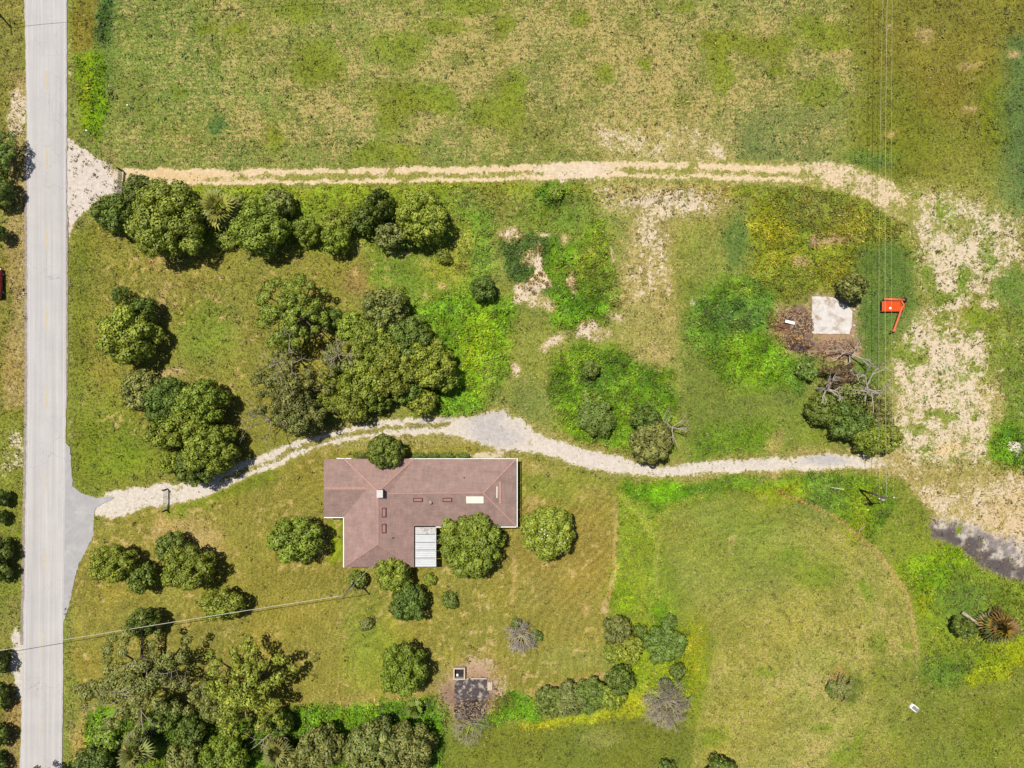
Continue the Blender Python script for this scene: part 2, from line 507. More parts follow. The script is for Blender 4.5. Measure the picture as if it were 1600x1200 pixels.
for b, k in [((847, 418, 8, 30, -15), .8), ((842, 445, 22, 18, -50), .8), ((816, 460, 10, 18, 10), .85), ((836, 468, 11, 20, 0), .75), ((828, 402, 12, 10), .55), ((850, 480, 16, 10), .5), ((895, 440, 9, 16), .6),
             ((917, 520, 24, 19), .85), ((940, 525, 20, 12), .5), ((862, 532, 15, 9, -20), .75), ((808, 572, 8, 14), .7), ((795, 363, 24, 12, 20), .65), ((848, 372, 12, 6), .6),
             ((888, 376, 8, 8), .5), ((1040, 448, 16, 18), .55), ((972, 498, 22, 9), .45), ((1100, 462, 22, 9, -35), .75), ((1095, 470, 12, 9), .75),
             ((1005, 565, 10, 12), .5), ((975, 560, 16, 5, 60), .5), ((1200, 525, 8, 8), .7)]:
    over(ell(*b), (170, 155, 100), .4, k)
over(poly([(930, 280), (1135, 280), (1130, 335), (1060, 350), (1050, 410), (1030, 480), (970, 480), (975, 380), (985, 335), (940, 328)], 24), (160, 148, 88), .55, .46)
over(ell(1040, 312, 70, 14), None, .4, .62)
over(ell(1015, 360, 18, 40), None, .4, .6)
over(ell(1035, 530, 55, 85, -20, f=.8) * .75, (158, 146, 84), .55, .22)
over(ell(1140, 350, 50, 50, f=.6) * .5, (128, 124, 62), .25)
over(ell(1150, 375, 22, 40, f=.6) * .8, (88, 112, 52), .05)
over(poly([(865, 555), (900, 545), (960, 545), (1010, 570), (1050, 580), (1060, 640), (1050, 720), (960, 715), (900, 690), (862, 620)], 12), (100, 136, 30), .04, 0, None, .85)
over(ell(905, 640, 34, 44, f=.6) * .7, (118, 156, 26), 0, 0, None, .9)
over(ell(985, 640, 24, 50, f=.6) * .6, (116, 152, 28), 0, 0, None, .8)
over(ell(950, 600, 40, 26, f=.6) * .5, (84, 122, 36))
over(ell(840, 640, 30, 50, f=.7) * .6, (118, 126, 62), .2)
# --- middle east
m = poly([(1070, 440), (1200, 430), (1260, 500), (1270, 560), (1260, 600), (1290, 690), (1200, 715), (1080, 720), (1060, 600)], 14)
over(m, (116, 128, 54), .14)
over(poly([(1085, 470), (1140, 430), (1200, 420), (1215, 500), (1270, 545), (1255, 610), (1190, 600), (1120, 580), (1075, 530)], 12), (94, 132, 40), .03, 0, None, .75)
over(ell(1180, 560, 60, 40, f=.6) * .8, (118, 164, 26), 0, 0, None, .85)
over(ell(1135, 450, 40, 22, f=.6) * .6, (120, 150, 36))
over(ell(1150, 500, 50, 30, f=.6) * .6, (82, 112, 48))
over(ell(1150, 690, 60, 34, f=.6) * .7, (100, 140, 24), 0, 0, None, .6)
over(ell(1280, 660, 40, 40, f=.6) * .6, (128, 142, 44), .1)
over(ell(1215, 690, 14, 14) * .6, (175, 150, 95), .4, .3)
over(poly([(1172, 300), (1260, 290), (1330, 300), (1400, 345), (1440, 390), (1430, 470), (1350, 480), (1290, 450), (1210, 480), (1170, 420)], 14), (126, 136, 44), .06, 0, None, .65)
over(ell(1210, 345, 34, 40, f=.6) * .85, (148, 156, 28), 0, 0, None, .7)
over(ell(1230, 390, 50, 26, f=.6) * .6, (146, 152, 34))
over(ell(1310, 400, 40, 60, f=.6) * .6, (140, 146, 36))
over(ell(1270, 330, 60, 30, f=.6) * .6, (118, 122, 54), .15)
over(ell(1300, 378, 36, 12) * .5, (165, 145, 95), .3)
over(ell(1275, 375, 8, 10) * .8, (185, 150, 120), .3, .4)
over(ell(1250, 410, 14, 8) * .7, (180, 150, 115), .3, .3)
over(ell(1300, 380, 14, 5) * .8, (180, 150, 120), .3, .3)
over(poly([(1340, 390), (1400, 370), (1440, 430), (1440, 500), (1400, 540), (1385, 620), (1340, 600), (1335, 480)], 14), (98, 118, 50), .06, 0, None, .0)
over(ell(1365, 520, 26, 60, f=.6) * .7, (90, 112, 48), .02)
over(ell(1400, 330, 40, 20, 35, f=.6) * .6, (120, 132, 60), .15)
# --- east clearing (sand)
clear_poly = [(1390, 295), (1470, 312), (1565, 340), (1592, 420), (1580, 480), (1545, 520), (1550, 600), (1566, 650), (1560, 705), (1540, 745), (1430, 735), (1392, 700), (1396, 620), (1392, 570), (1412, 500), (1440, 470), (1445, 390)]
over(ell(1510, 520, 120, 260, 0, .35) * (1 - ell(1390, 480, 50, 110, f=.4)) * .75, (146, 146, 74), .45, .34)
m = poly(clear_poly, 34)
over(poly([(1440, 300), (1500, 310), (1610, 340), (1620, 480), (1560, 520), (1540, 500), (1440, 470)], 22) * .9, (146, 146, 74), .42, .36)
over(m, (154, 148, 80), .5, .63)
over(m * sstep(.46, .66, fbm(PX, PY, 1 / 16, 4, 48)) * .9, (124, 140, 52), .3, .30, None, .05)
over(ell(1500, 400, 60, 50, f=.6) * .7, None, None, .72)
over(ell(1470, 600, 60, 60, f=.6) * .7, None, None, .74)
over(ell(1485, 690, 50, 40, f=.6) * .6, None, None, .62)
over(ell(1500, 360, 30, 18) * .6, (138, 140, 70), .4, .15)
for b in [(1420, 555, 22, 16), (1475, 470, 26, 10), (1450, 435, 12, 18), (1500, 440, 10, 30), (1460, 645, 14, 8), (1480, 655, 12, 6), (1540, 400, 14, 20)]:
    over(ell(*b, f=.7) * .7, (106, 134, 44), .2, .14, None, .25)
over(poly([(1530, 490), (1800, 440), (1800, 780), (1600, 760), (1545, 720), (1562, 640), (1545, 590)], 14), (120, 136, 50), .25, .27, None, .25)
over(ell(1585, 590, 40, 70, f=.6) * .6, (105, 128, 48), .25, .12)
over(ell(1575, 700, 32, 40, f=.4), (96, 140, 28), 0, 0, None, .8)
over(ell(1588, 702, 14, 13, f=.3), None, None, .9, (240, 225, 208))
over(ell(1548, 625, 22, 30) * .6, (180, 160, 105), .4, .5)
over(ell(1525, 498, 26, 14, f=.6) * .8, (128, 146, 44), .05, 0)
over(ell(1585, 450, 30, 40) * .8, (100, 130, 55), .15, .08)
m = poly([(1400, 715), (1520, 730), (1800, 760), (1800, 900), (1590, 905), (1480, 820), (1430, 790)], 16)
over(m, (168, 150, 88), .55, .48)
over(ell(1490, 745, 60, 20, f=.7) * .7, (148, 140, 76), .45, .2)
over(ell(1480, 705, 36, 8) * .7, None, None, .8, (238, 205, 150))
over(ell(1580, 810, 50, 40, f=.6) * .7, None, None, .7, (226, 196, 155))
over(poly([(1460, 812), (1500, 815), (1600, 855), (1720, 900), (1720, 960), (1560, 915), (1490, 870), (1458, 835)], 12), (165, 150, 120), .4, .70, (214, 202, 190))
ash = stroke([(1460, 826, 22), (1500, 850, 44), (1540, 872, 54), (1590, 900, 54), (1660, 935, 46)], 18, 16, False)
over(ash * sstep(.34, .60, fbm(PX, PY, 1 / 11, 4, 54) + .22 * (ash - .5)), (120, 108, 98), .2, .74, (104, 95, 94))
over(ell(1560, 850, 30, 14, 25) * sstep(.5, .6, fine), None, None, .8, (150, 140, 138))
over(ell(1500, 832, 5, 9) * .9, (120, 145, 30), 0, 0)
# --- south-east pastures
m = poly([(962, 752), (1400, 745), (1440, 790), (1460, 830), (1500, 880), (1580, 920), (1800, 950), (1800, 1330), (680, 1330), (700, 1140), (1010, 1120), (945, 1000), (962, 900)], 8)
over(m, (124, 134, 46), .14, 0)
pas = poly([(1050, 800), (1210, 765), (1300, 800), (1370, 855), (1420, 925), (1436, 1010), (1440, 1080), (1360, 1330), (1060, 1330), (1090, 1130), (1120, 1000), (1060, 900), (1035, 850)], 4, True)
over(pas, (148, 146, 68), .38)
DRY += pas * (0.5 * (big - .5) + .4 * (mid - .5))
over(ell(1130, 850, 100, 60, f=.7) * .75, (126, 138, 54), .10)
over(ell(1180, 800, 70, 30, f=.7) * .6, (118, 130, 46), .05)
over(ell(1110, 940, 50, 60, f=.7) * .5, (136, 138, 60), .15)
over(ell(1250, 880, 60, 26, f=.7) * .5, (124, 136, 46), .1)
for b in [(1280, 905, 34, 20), (1355, 925, 10, 18), (1372, 1002, 14, 13), (1378, 1055, 16, 16), (1400, 1150, 20, 18), (1415, 1033, 10, 6), (1420, 1006, 5, 4), (1240, 870, 20, 12), (1340, 1155, 10, 14), (1280, 1143, 16, 8), (1325, 1180, 26, 20), (1190, 1050, 12, 8), (1110, 1150, 24, 16)]:
    over(ell(*b, f=.6) * .75, (118, 136, 42), .02)
over(poly([(1370, 1010), (1480, 1070), (1600, 1020), (1800, 1000), (1800, 1330), (1350, 1330)], 40) * .75, (122, 128, 50), .16)
for b in [(1575, 1125, 16, 14), (1535, 1125, 20, 26), (1540, 1165, 30, 26), (1590, 1100, 30, 14)]:
    over(ell(*b, f=.6) * .6, (105, 118, 34), .02)
# lush strips
over(poly([(966, 752), (1200, 742), (1390, 745), (1400, 790), (1370, 850), (1300, 795), (1215, 768), (1120, 770), (1040, 800), (985, 800)], 8), (108, 142, 34), .02, 0, None, .55)
over(ell(1025, 768, 52, 20, f=.5) * .9, (104, 156, 20), 0, 0, None, .7)
over(ell(1290, 768, 40, 24, f=.6) * .7, (78, 116, 40), 0, 0, None, .8)
over(ell(1335, 800, 30, 40, f=.6) * .8, (136, 158, 18), 0, 0, None, .6)
over(ell(1300, 790, 50, 26, f=.6) * .5, (96, 128, 56), 0, 0)
over(ell(1225, 770, 40, 16, f=.6) * .7, (138, 156, 26))
over(poly([(964, 760), (1000, 790), (1040, 800), (1030, 880), (1060, 960), (1020, 970), (960, 960), (964, 860)], 9), (132, 150, 46), .06, 0, None, .25)
over(stroke([(968, 770), (1005, 810), (1022, 840)], 12, 5) * .7, (158, 168, 66))
over(stroke([(1100, 772), (1050, 790), (1030, 810)], 10, 5) * .7, (160, 168, 60))
over(stroke([(1040, 805, 3), (1028, 850, 7), (1025, 900, 5), (1030, 930, 3)], 6, 3) * .6, (180, 170, 95), .3, .25)
over(ell(1145, 845, 4, 14, 20) * .7, (190, 165, 105), .3, .3)
over(ell(975, 940, 22, 22, f=.5) * .8, (122, 154, 26), 0, 0, None, .6)
over(ell(1030, 965, 16, 16, f=.5) * .8, (112, 150, 24), 0, 0, None, .5)
over(poly([(960, 980), (1080, 980), (1100, 1060), (1080, 1110), (1010, 1120), (960, 1100)], 12) * .9, (132, 152, 30), .02, 0, None, .5)
over(ell(1085, 1020, 18, 50, f=.6) * .7, (150, 152, 30), .05)
over(poly([(985, 1085), (1010, 1060), (1012, 1120), (940, 1130), (850, 1140), (800, 1140), (830, 1122), (930, 1118)], 6), (158, 164, 34), .03, 0, None, .3)
over(poly([(690, 1148), (800, 1138), (1000, 1122), (1080, 1130), (1060, 1330), (660, 1330)], 7), (116, 122, 44), .05, 0)
over(ell(940, 1155, 40, 16) * .5, (150, 145, 80), .3)
# the strip right of the mown arc
over(poly([(1420, 860), (1480, 850), (1560, 910), (1800, 950), (1800, 1010), (1600, 1010), (1520, 1060), (1448, 1080), (1440, 980), (1428, 910)], 9), (120, 140, 40), .05, 0, None, .4)
over(ell(1445, 900, 34, 34, f=.5) * .85, (112, 150, 18), 0, 0, None, .7)
over(ell(1490, 870, 20, 12, 25, f=.5) * .9, (132, 172, 14), 0, 0, None, .6)
over(ell(1442, 940, 12, 22) * .8, (146, 160, 24))
over(ell(1510, 940, 40, 30, f=.6) * .7, (92, 118, 52), .03, 0, None, .3)
over(ell(1470, 1050, 34, 26, f=.6) * .7, (92, 124, 42), .05, 0, None, .4)
over(poly([(1506, 1060), (1520, 1044), (1560, 1010), (1600, 990), (1680, 980), (1680, 1020), (1600, 1032), (1550, 1065), (1515, 1072)], 6), (150, 164, 24), 0, 0, None, .35)
over(ell(1545, 1030, 26, 16, -30) * .6, (130, 150, 24))
over(stroke([(1215, 766), (1300, 806), (1368, 858), (1416, 925), (1434, 1010)], 6, 3) * .75, (172, 146, 88), .4, .2)
# --- south lawn round the house
m = poly([(112, 830), (160, 800), (330, 768), (420, 725), (520, 700), (700, 690), (820, 720), (900, 745), (964, 755), (962, 900), (944, 960), (940, 1055), (830, 1085), (770, 1060), (700, 1075), (600, 1105), (480, 1100), (420, 1110), (300, 1110), (120, 1140), (106, 960)], 7)
over(m, (137, 129, 56), .26, 0)
over(ell(880, 860, 90, 110, f=.5) * .7 * m, (146, 127, 62), .18)
over(ell(870, 760, 80, 26, f=.6) * .8 * m, (128, 138, 52), .14)
over(ell(920, 770, 30, 12) * .5, (165, 140, 80), .35, .15)
over(ell(320, 840, 40, 22, 30, f=.6) * .7, (180, 150, 100), .4, .25)
over(ell(262, 820, 22, 16) * .7, (185, 152, 100), .4, .3)
over(stroke([(270, 800), (330, 775), (420, 740)], 26, 10) * .7, (116, 132, 34), .04)
over(poly([(515, 808), (540, 808), (540, 890), (516, 890)], 6) * .9, (136, 150, 32), .03)
over(ell(590, 1005, 46, 60, f=.6) * .7, (128, 144, 48), .1)
over(ell(620, 960, 30, 30, f=.6) * .5, (150, 140, 66), .2)
over(ell(560, 1055, 30, 24, f=.6) * .5, (140, 146, 56), .1)
over(ell(900, 1030, 46, 30, f=.6) * .7, (148, 150, 74), .25)
over(ell(835, 1055, 16, 12) * .6, (130, 125, 50), .1)
over(ell(700, 1010, 30, 60, f=.6) * .5, (146, 138, 60), .2)
over(stroke([(470, 1100), (600, 1095), (690, 1070)], 14, 6) * .5, (170, 140, 88), .3, .2)
over(stroke([(960, 775, 4), (963, 830, 4), (961, 890, 5), (950, 930, 9), (942, 955, 12)], 6, 2) * .75, (190, 162, 110), .3, .5, (205, 175, 130))
over(stroke([(940, 1055), (890, 1068), (830, 1082)], 10, 4) * .7, (190, 155, 100), .4, .3)
over(stroke([(806, 870), (804, 920), (800, 940)], 7, 3) * .6, (185, 155, 100), .3, .25)
over(ell(915, 955, 8, 8) * .7, (190, 155, 105), .4, .4)
over(ell(830, 790, 10, 14) * .5, (185, 155, 105), .3, .35)
over(poly([(440, 1108), (560, 1096), (640, 1090), (690, 1085), (700, 1120), (690, 1200), (600, 1215), (380, 1215), (400, 1140)], 9), (102, 144, 30), .0, 0, None, .85)
over(poly([(762, 1085), (830, 1075), (845, 1118), (770, 1140), (735, 1145)], 7), (104, 150, 30), 0, 0, None, .7)
over(poly([(130, 1110), (190, 1110), (470, 1130), (480, 1330), (110, 1330), (120, 1160)], 12) * .9, (98, 132, 30), .02, 0, None, .8)
over(ell(165, 1140, 20, 40) * .8, (112, 160, 22), 0, 0, None, .8)
over(ell(120, 1170, 12, 50) * .6, (180, 145, 95), .3, .35)
over(ell(385, 1012, 90, 20, f=.7) * .0, (120, 120, 50))
over(ell(370, 1105, 18, 8) * .8, (195, 150, 105), .3, .4)
# burn pit soil, debris soil, small bare spots
over(ell(735, 1075, 48, 46, f=.6), (150, 126, 80), .3, .72, (188, 155, 128))
over(ell(742, 1095, 26, 24, f=.5), None, None, .95, (105, 92, 92))
over(ell(705, 1085, 22, 18, f=.5) * .6, None, None, .9, (140, 112, 98))
over(poly([(1206, 482), (1262, 478), (1262, 458), (1338, 460), (1342, 500), (1340, 548), (1300, 562), (1230, 558), (1202, 525)], 14), (146, 126, 80), .35, .62, (184, 148, 120))
over(ell(1245, 540, 24, 10, f=.5), None, None, .95, (105, 88, 88))
over(ell(1310, 547, 34, 16, f=.5), (160, 130, 90), .2, .85, (190, 152, 122))
over(ell(1310, 1068, 14, 26, 0, .4), (150, 125, 70), .3, .35)
over(ell(1296, 1072, 6, 22, 10) * .9, None, None, .7, (195, 165, 125))
over(ell(1330, 1072, 20, 26, f=.5), (100, 112, 44), .25, 0, None, .2)
over(ell(765, 711, 26, 6, 0, .25, True), None, None, .93, (222, 205, 170))
over(stroke([(953, 385), (957, 412)], 4, 2) * .9, None, None, .8)

# mowing stripes in the kept grass
lawn = m * 1.0
ang = 0.6 * fbm(PX, PY, 1 / 300, 2, 51)
st2 = np.sin(2 * np.pi * (np.hypot(PX - 1190, PY - 1020) / 15.0 + 1.5 * (mid - .5))) * pas
st = np.sin(2 * np.pi * ((PX * np.cos(ang * 2) + PY * np.sin(ang * 2)) / 11.0 + 3 * (mid - .5)))
G *= (1 + (0.06 * lawn * st + .035 * st2))[..., None]
G *= (1 + .20 * (mid - .5) + .14 * (fine - .5))[..., None]
tw = fbm(PX, PY, 1 / 70, 3, 55) - .5
G[..., 0] *= 1 + .09 * tw; G[..., 2] *= 1 - .16 * tw
# scrub has darker and yellower plants side by side
wl = fbm(PX, PY, 1 / 16, 3, 18) - .5; wh = fbm(PX, PY, 1 / 28, 3, 19) - .5
G *= (1 + WEED * (.75 * wl + .3 * wh))[..., None]
G[..., 0] *= 1 + WEED * .22 * wh; G[..., 2] *= 1 + WEED * .5 * wl
WEED *= np.clip(1.25 - 1.6 * sstep(.60, .72, fbm(PX, PY, 1 / 14, 3, 20)), .15, 1)
# straw flecks and worn spots in the kept grass
sp = sstep(.66, .76, fbm(PX, PY, 1 / 7, 2, 52)) * sstep(.40, .58, fbm(PX, PY, 1 / 55, 2, 53))
kept = np.clip(lawn + poly([(150, 352), (600, 382), (640, 470), (500, 660), (230, 765), (130, 640)], 20), 0, 1)
over(sp * kept * .85, (186, 160, 102), .5, .3)

# --- tracks and drive
sandy = poly([(104, 212), (130, 232), (160, 252), (184, 266), (192, 300), (160, 305), (140, 325), (116, 352), (106, 372), (102, 300)], 4, True)
over(sandy, (150, 138, 85), .3, .86, (226, 212, 200))
over(ell(176, 275, 9, 22) * .5, (140, 118, 75), .3, .45)
over(stroke([(160, 232), (185, 258)], 12, 6) * .5, (150, 130, 80), .4)
track_c = [(196, 275, 24), (260, 276, 27), (500, 275, 26), (800, 270, 27), (930, 264, 28), (1100, 266, 34), (1250, 272, 40), (1330, 280, 46), (1380, 300, 52), (1420, 330, 40)]
track = stroke(track_c, 28, 4)
over(track, (140, 138, 68), .42, .34, (236, 210, 170))
rut_f = sstep(1200, 1350, PX)
over(stroke([(x, y - 7, 9) for x, y, w in track_c[:7]], 9, 3), None, None, .86)
over(stroke([(x, y + 9, 6) for x, y, w in track_c[:7]], 6, 3), None, None, .84)
over(ell(270, 272, 80, 10, f=.5) * .8, None, None, .9, (232, 200, 150))
over(ell(900, 266, 60, 12) * .8, None, None, .9, (236, 216, 190))
over(ell(1330, 283, 70, 22, 20) * .7, None, None, .78, (234, 210, 178))
over(ell(600, 274, 180, 3.5) * .8 * sstep(.42, .6, mid), (140, 140, 62), .3, .15)
over(ell(1060, 266, 60, 5) * .6 * sstep(.4, .6, fine), (140, 140, 62), .3, .2)
drive_a = [(150, 792, 30), (190, 786, 44), (230, 776, 34), (262, 774, 36), (300, 768, 28), (330, 760, 24), (370, 740, 26), (430, 714, 26), (480, 695, 24)]
drive_b = [(480, 695, 24), (540, 678, 28), (610, 668, 30), (680, 665, 32), (730, 668, 40), (770, 672, 58), (805, 680, 52), (850, 696, 34), (900, 712, 34), (960, 724, 34), (1020, 738, 22), (1070, 734, 24), (1130, 730, 24), (1200, 726, 26), (1280, 722, 28), (1340, 722, 24), (1395, 722, 20)]
drive_b = [(x, y, w * (.86 if x > 840 or x < 720 else 1)) for x, y, w in drive_b]
drive = np.maximum(stroke(drive_a, 30, 5), stroke(drive_b, 30, 6))
over(drive, (148, 138, 80), .4, .80 - .45 * sstep(1330, 1400, PX), (229, 217, 202))
over(ell(1400, 730, 40, 22, f=.6) * .7, (165, 148, 90), .5, .42)
over(np.clip(stroke([(x, y, w + 16) for x, y, w in drive_b], 30, 9, False) - drive, 0, 1) * .6, (165, 146, 88), .5, .3)
over(stroke([(345, 752), (400, 728), (470, 700), (540, 679), (620, 667), (700, 664)], 7, 4) * .9, (138, 130, 64), .3, .15)
over(ell(300, 762, 26, 5, -15) * .8, (170, 150, 90), .4, .45)
over(ell(420, 728, 12, 6) * .6, None, None, .8)
over(ell(775, 672, 44, 24, 15, .5), None, None, .88, (204, 196, 192))
over(ell(900, 712, 60, 9, 15) * .6, None, None, .9, (228, 214, 204))
over(ell(1290, 722, 36, 9), None, None, .92, (200, 194, 190))
over(ell(800, 660, 12, 18) * .7, None, None, .7, (226, 214, 200))
over(ell(805, 652, 8, 8) * .7, (130, 140, 55), .2, .3)
over(ell(700, 690, 50, 6) * .4, (175, 150, 95), .5, .25)
over(ell(835, 735, 50, 10, 20) * .5, (170, 150, 90), .4, .3)

COV = COV + (.55 * (fine - .5) + .5 * (fbm(PX, PY, 1 / 22, 3, 46) - .5)) * 4 * COV * (1 - COV) * .9
DRY = DRY + (.5 * (fine - .5) + .5 * (fbm(PX, PY, 1 / 26, 3, 47) - .5)) * np.clip(DRY * 2.2, 0, 1)
G[:] = G * 1.07 + np.array([7, 9, 2])
B[:] = np.clip(B * 1.06, 0, 255)
DRY = np.clip(DRY, 0, 1); COV = np.clip(COV, 0, 1); WEED = np.clip(WEED, 0, 1)

# --- road bed and relief
RL = [(-2000, 33), (0, 38), (150, 41), (300, 42.5), (600, 42.5), (750, 40.5), (900, 38), (1050, 35), (1200, 31), (3200, 5)]
RR = [(-2000, 105), (0, 104.5), (300, 104), (600, 103), (750, 102), (900, 100), (1050, 98.5), (1200, 97), (3200, 88)]
rl = np.interp(PY, *zip(*RL)); rr = np.interp(PY, *zip(*RR))
road_d = np.maximum(rl - PX, PX - rr)                    # px outside the road
apron_pts = [(101, 690), (110, 700), (113, 760), (130, 772), (150, 778), (178, 776), (172, 783), (150, 792), (146, 802), (146, 836), (136, 858), (124, 880), (116, 905), (108, 945), (98, 975)]
apron = poly(apron_pts, 2, True)
near = sstep(4, 30, road_d) * (1 - .9 * apron)
Z = .10 * (fbm(WX, WY, .12, 3, 57) - .5) + .12 * (fbm(WX, WY, .9, 3, 60) - .5) * (1 - .75 * np.maximum(track, drive))
Z -= .05 * np.maximum(track, drive)
lump = fbm(WX, WY, .45, 3, 62)
Z += WEED * (0.10 + 0.75 * sstep(.35, .75, lump) + .25 * fbm(WX, WY, 1.4, 2, 3))
Z = Z * near - .06 * (1 - near) - .05
Z = np.where((np.abs(WX) > 110) | (np.abs(WY) > 90), -.05, Z)
hmask = poly([(520, 722), (800, 722), (800, 815), (675, 815), (675, 880), (545, 880), (545, 800), (520, 800)], 12, True)
Z = Z * (1 - hmask) - .05 * hmask
slabm = poly([(1262, 458), (1336, 458), (1336, 528), (1262, 528)], 6, True)
Z = Z * (1 - slabm) - .05 * slabm

A1 = np.concatenate([lin(G.clip(0, 255)) / KEXP, DRY[..., None]], -1).reshape(-1, 4)
A2 = np.concatenate([lin(B.clip(0, 255)) / KEXP, COV[..., None]], -1).reshape(-1, 4)
VV = np.stack([WX, WY, Z], -1).reshape(-1, 3)
idx = np.arange(NX * NY).reshape(NX, NY)
FF = np.stack([idx[:-1, :-1], idx[1:, :-1], idx[1:, 1:], idx[:-1, 1:]], -1).reshape(-1, 4)

gm = NT('ground_cover')
p = gm.pos()
c1, dry = gm.attr('Col'); c2, cov = gm.attr('Bare')
nA = gm.noise(1.6, 5, .62, p); nB = gm.noise(4.2, 3, .6, p, .6); nC = gm.noise(11.0, 2, .5, p)
speck = gm.math('ADD', gm.math('MULTIPLY', nA, .45), gm.math('MULTIPLY', nB, .55))
grass = gm.mix(1.0, c1, gm.gray(gm.mapr(nB, .28, .72, .55, 1.45)), 'MULTIPLY')
grass = gm.mix(1.0, grass, gm.gray(gm.mapr(nC, .3, .7, .8, 1.2)), 'MULTIPLY')
straw = gm.mix(gm.mapr(nC, .35, .65, 0, 1), alb(190, 168, 98), alb(228, 204, 140))
sN = gm.mapr(speck, .33, .67, 0, 1)
thr = gm.mapr(dry, 0, 1, 1.03, .03)
f1 = gm.mapr(gm.math('SUBTRACT', sN, thr), -.10, .20, 0, 1, True)
grass = gm.mix(gm.math('MULTIPLY', f1, .8), grass, straw)
nD = gm.noise(2.2, 7, .72, p, .6)
dN = gm.mapr(nD, .29, .71, 0, 1)
thr2 = gm.mapr(cov, 0, 1, 1.06, -.04)
f2 = gm.mapr(gm.math('SUBTRACT', dN, thr2), -.13, .20, 0, 1, True)
f2 = gm.math('MULTIPLY', f2, gm.mapr(cov, 0.01, .08, 0, 1))
sand = gm.mix(1.0, c2, gm.gray(gm.mapr(nA, .3, .7, .86, 1.1)), 'MULTIPLY')
sand = gm.mix(1.0, sand, gm.gray(gm.mapr(nC, .3, .7, .84, 1.10)), 'MULTIPLY')
sand = gm.mix(1.0, sand, gm.gray(gm.mapr(nB, .3, .7, .86, 1.10)), 'MULTIPLY')
gm.color(gm.mix(f2, grass, sand))
gm.rough(.95)
gm.b.inputs['Specular IOR Level'].default_value = .1
gm.bump(gm.math('ADD', nB, gm.math('MULTIPLY', nC, .5)), .55, .12)

fc = lambda a: (a[:-1, :-1] + a[1:, :-1] + a[1:, 1:] + a[:-1, 1:]).reshape(-1) / 4
cls = np.zeros(len(FF), np.int8)
inner = (np.abs(fc(WX)) < 93) & (np.abs(fc(WY)) < 73)
cls[(fc(poly(clear_poly, 6)) > .5) & inner] = 3
cls[(fc(sandy) > .5)] = 4
cls[(fc(track) > .5)] = 1
cls[(fc(drive) > .5)] = 2
for k, nm, lab, cat in [(0, 'ground', 'grass, weeds and pasture ground around the house and fields', 'ground'),
                        (1, 'dirt_track', 'sandy two-rut dirt track along the lower edge of the big field', 'track'),
                        (2, 'gravel_driveway', 'pale gravel driveway curving past the house to the clearing', 'driveway'),
                        (3, 'sand_clearing', 'patchy bare sand clearing right of the orange mower', 'clearing'),
                        (4, 'sandy_entrance', 'pale sandy entrance between the road and the long metal gate', 'entrance')]:
    f = FF[cls == k]
    u, inv = np.unique(f, return_inverse=True)
    me = npmesh(nm, VV[u], inv.reshape(-1, 4), True, {'Col': A1[u], 'Bare': A2[u]})
    tag(link(nm, me, gm.m), lab, cat, None, 'structure')

# lookup of the painted maps at any world point
def look(arr, x, y):
    i = np.clip(np.round((x + 93) / STEP).astype(int), 0, len(gx) - 1) + len(out)
    j = np.clip(np.round((y + 73) / STEP).astype(int), 0, len(gy) - 1) + len(out)
    return arr[i, j]
def ground_z(x, y):
    return float(look(Z, np.array([x]), np.array([y]))[0])

# ------------------------------------------------------------------ road
def road_material():
    t = NT('worn_asphalt')
    p = t.pos()
    s1 = t.noise(1.0, 4, .6, t.pos((1.5, .018, 1)))
    s2 = t.noise(1.0, 5, .65, t.pos((5.0, .12, 1)))
    g = t.noise(9.0, 3, .6, p)
    b = t.noise(.25, 3, .6, p)
    c = t.mix(t.mapr(s1, .35, .65, 0, 1), alb(204, 199, 198), alb(222, 217, 214))
    c = t.mix(t.math('MULTIPLY', t.mapr(s2, .45, .7, 0, 1), .4), c, alb(190, 186, 186))
    c = t.mix(1.0, c, t.gray(t.mapr(g, .3, .7, .93, 1.06)), 'MULTIPLY')
    c = t.mix(1.0, c, t.gray(t.mapr(b, .3, .7, .95, 1.04)), 'MULTIPLY')
    v = t.node('TexVoronoi', feature='DISTANCE_TO_EDGE'); v.inputs['Scale'].default_value = .33
    w = t.node('VectorMath', operation='ADD'); t.l.new(p, w.inputs[0])
    nn = t.node('TexNoise'); nn.inputs['Scale'].default_value = .8; t.l.new(p, nn.inputs['Vector'])
    sc = t.node('VectorMath', operation='SCALE'); t.l.new(nn.outputs['Color'], sc.inputs[0]); sc.inputs['Scale'].default_value = 1.6
    t.l.new(sc.outputs[0], w.inputs[1]); t.l.new(w.outputs[0], v.inputs['Vector'])
    crack = t.math('MULTIPLY', t.mapr(v.outputs['Distance'], .0, .012, .45, 0), t.mapr(t.noise(.12, 2, .5, p), .5, .62, 0, 1))
    c = t.mix(crack, c, alb(140, 135, 135))
    t.color(c); t.rough(.9); t.bump(g, .15, .01)
    return t.m
M['road'] = road_material()
rng = np.random.RandomState(3)
ys = np.concatenate([np.arange(-2200, -60, 90), np.arange(-60, 1270, 2.0), np.arange(1270, 3300, 90)])
V, Fc = [], []
jl = 2.2 * (fbm(ys, ys * 0, 1 / 9, 3, 2) - .5); jr = 2.2 * (fbm(ys, ys * 0 + 40, 1 / 9, 3, 2) - .5)
cols = np.linspace(0, 1, 9)
for i, y in enumerate(ys):
    a, b = np.interp(y, *zip(*RL)) + jl[i], np.interp(y, *zip(*RR)) + jr[i]
    for c in cols:
        q = at(a + (b - a) * c, y)
        V.append((q.x, q.y, .03 - .09 * (2 * c - 1) ** 2 * .5))
n = len(cols)
for i in range(len(ys) - 1):
    for k in range(n - 1):
        Fc.append((i * n + k, (i + 1) * n + k, (i + 1) * n + k + 1, i * n + k + 1))
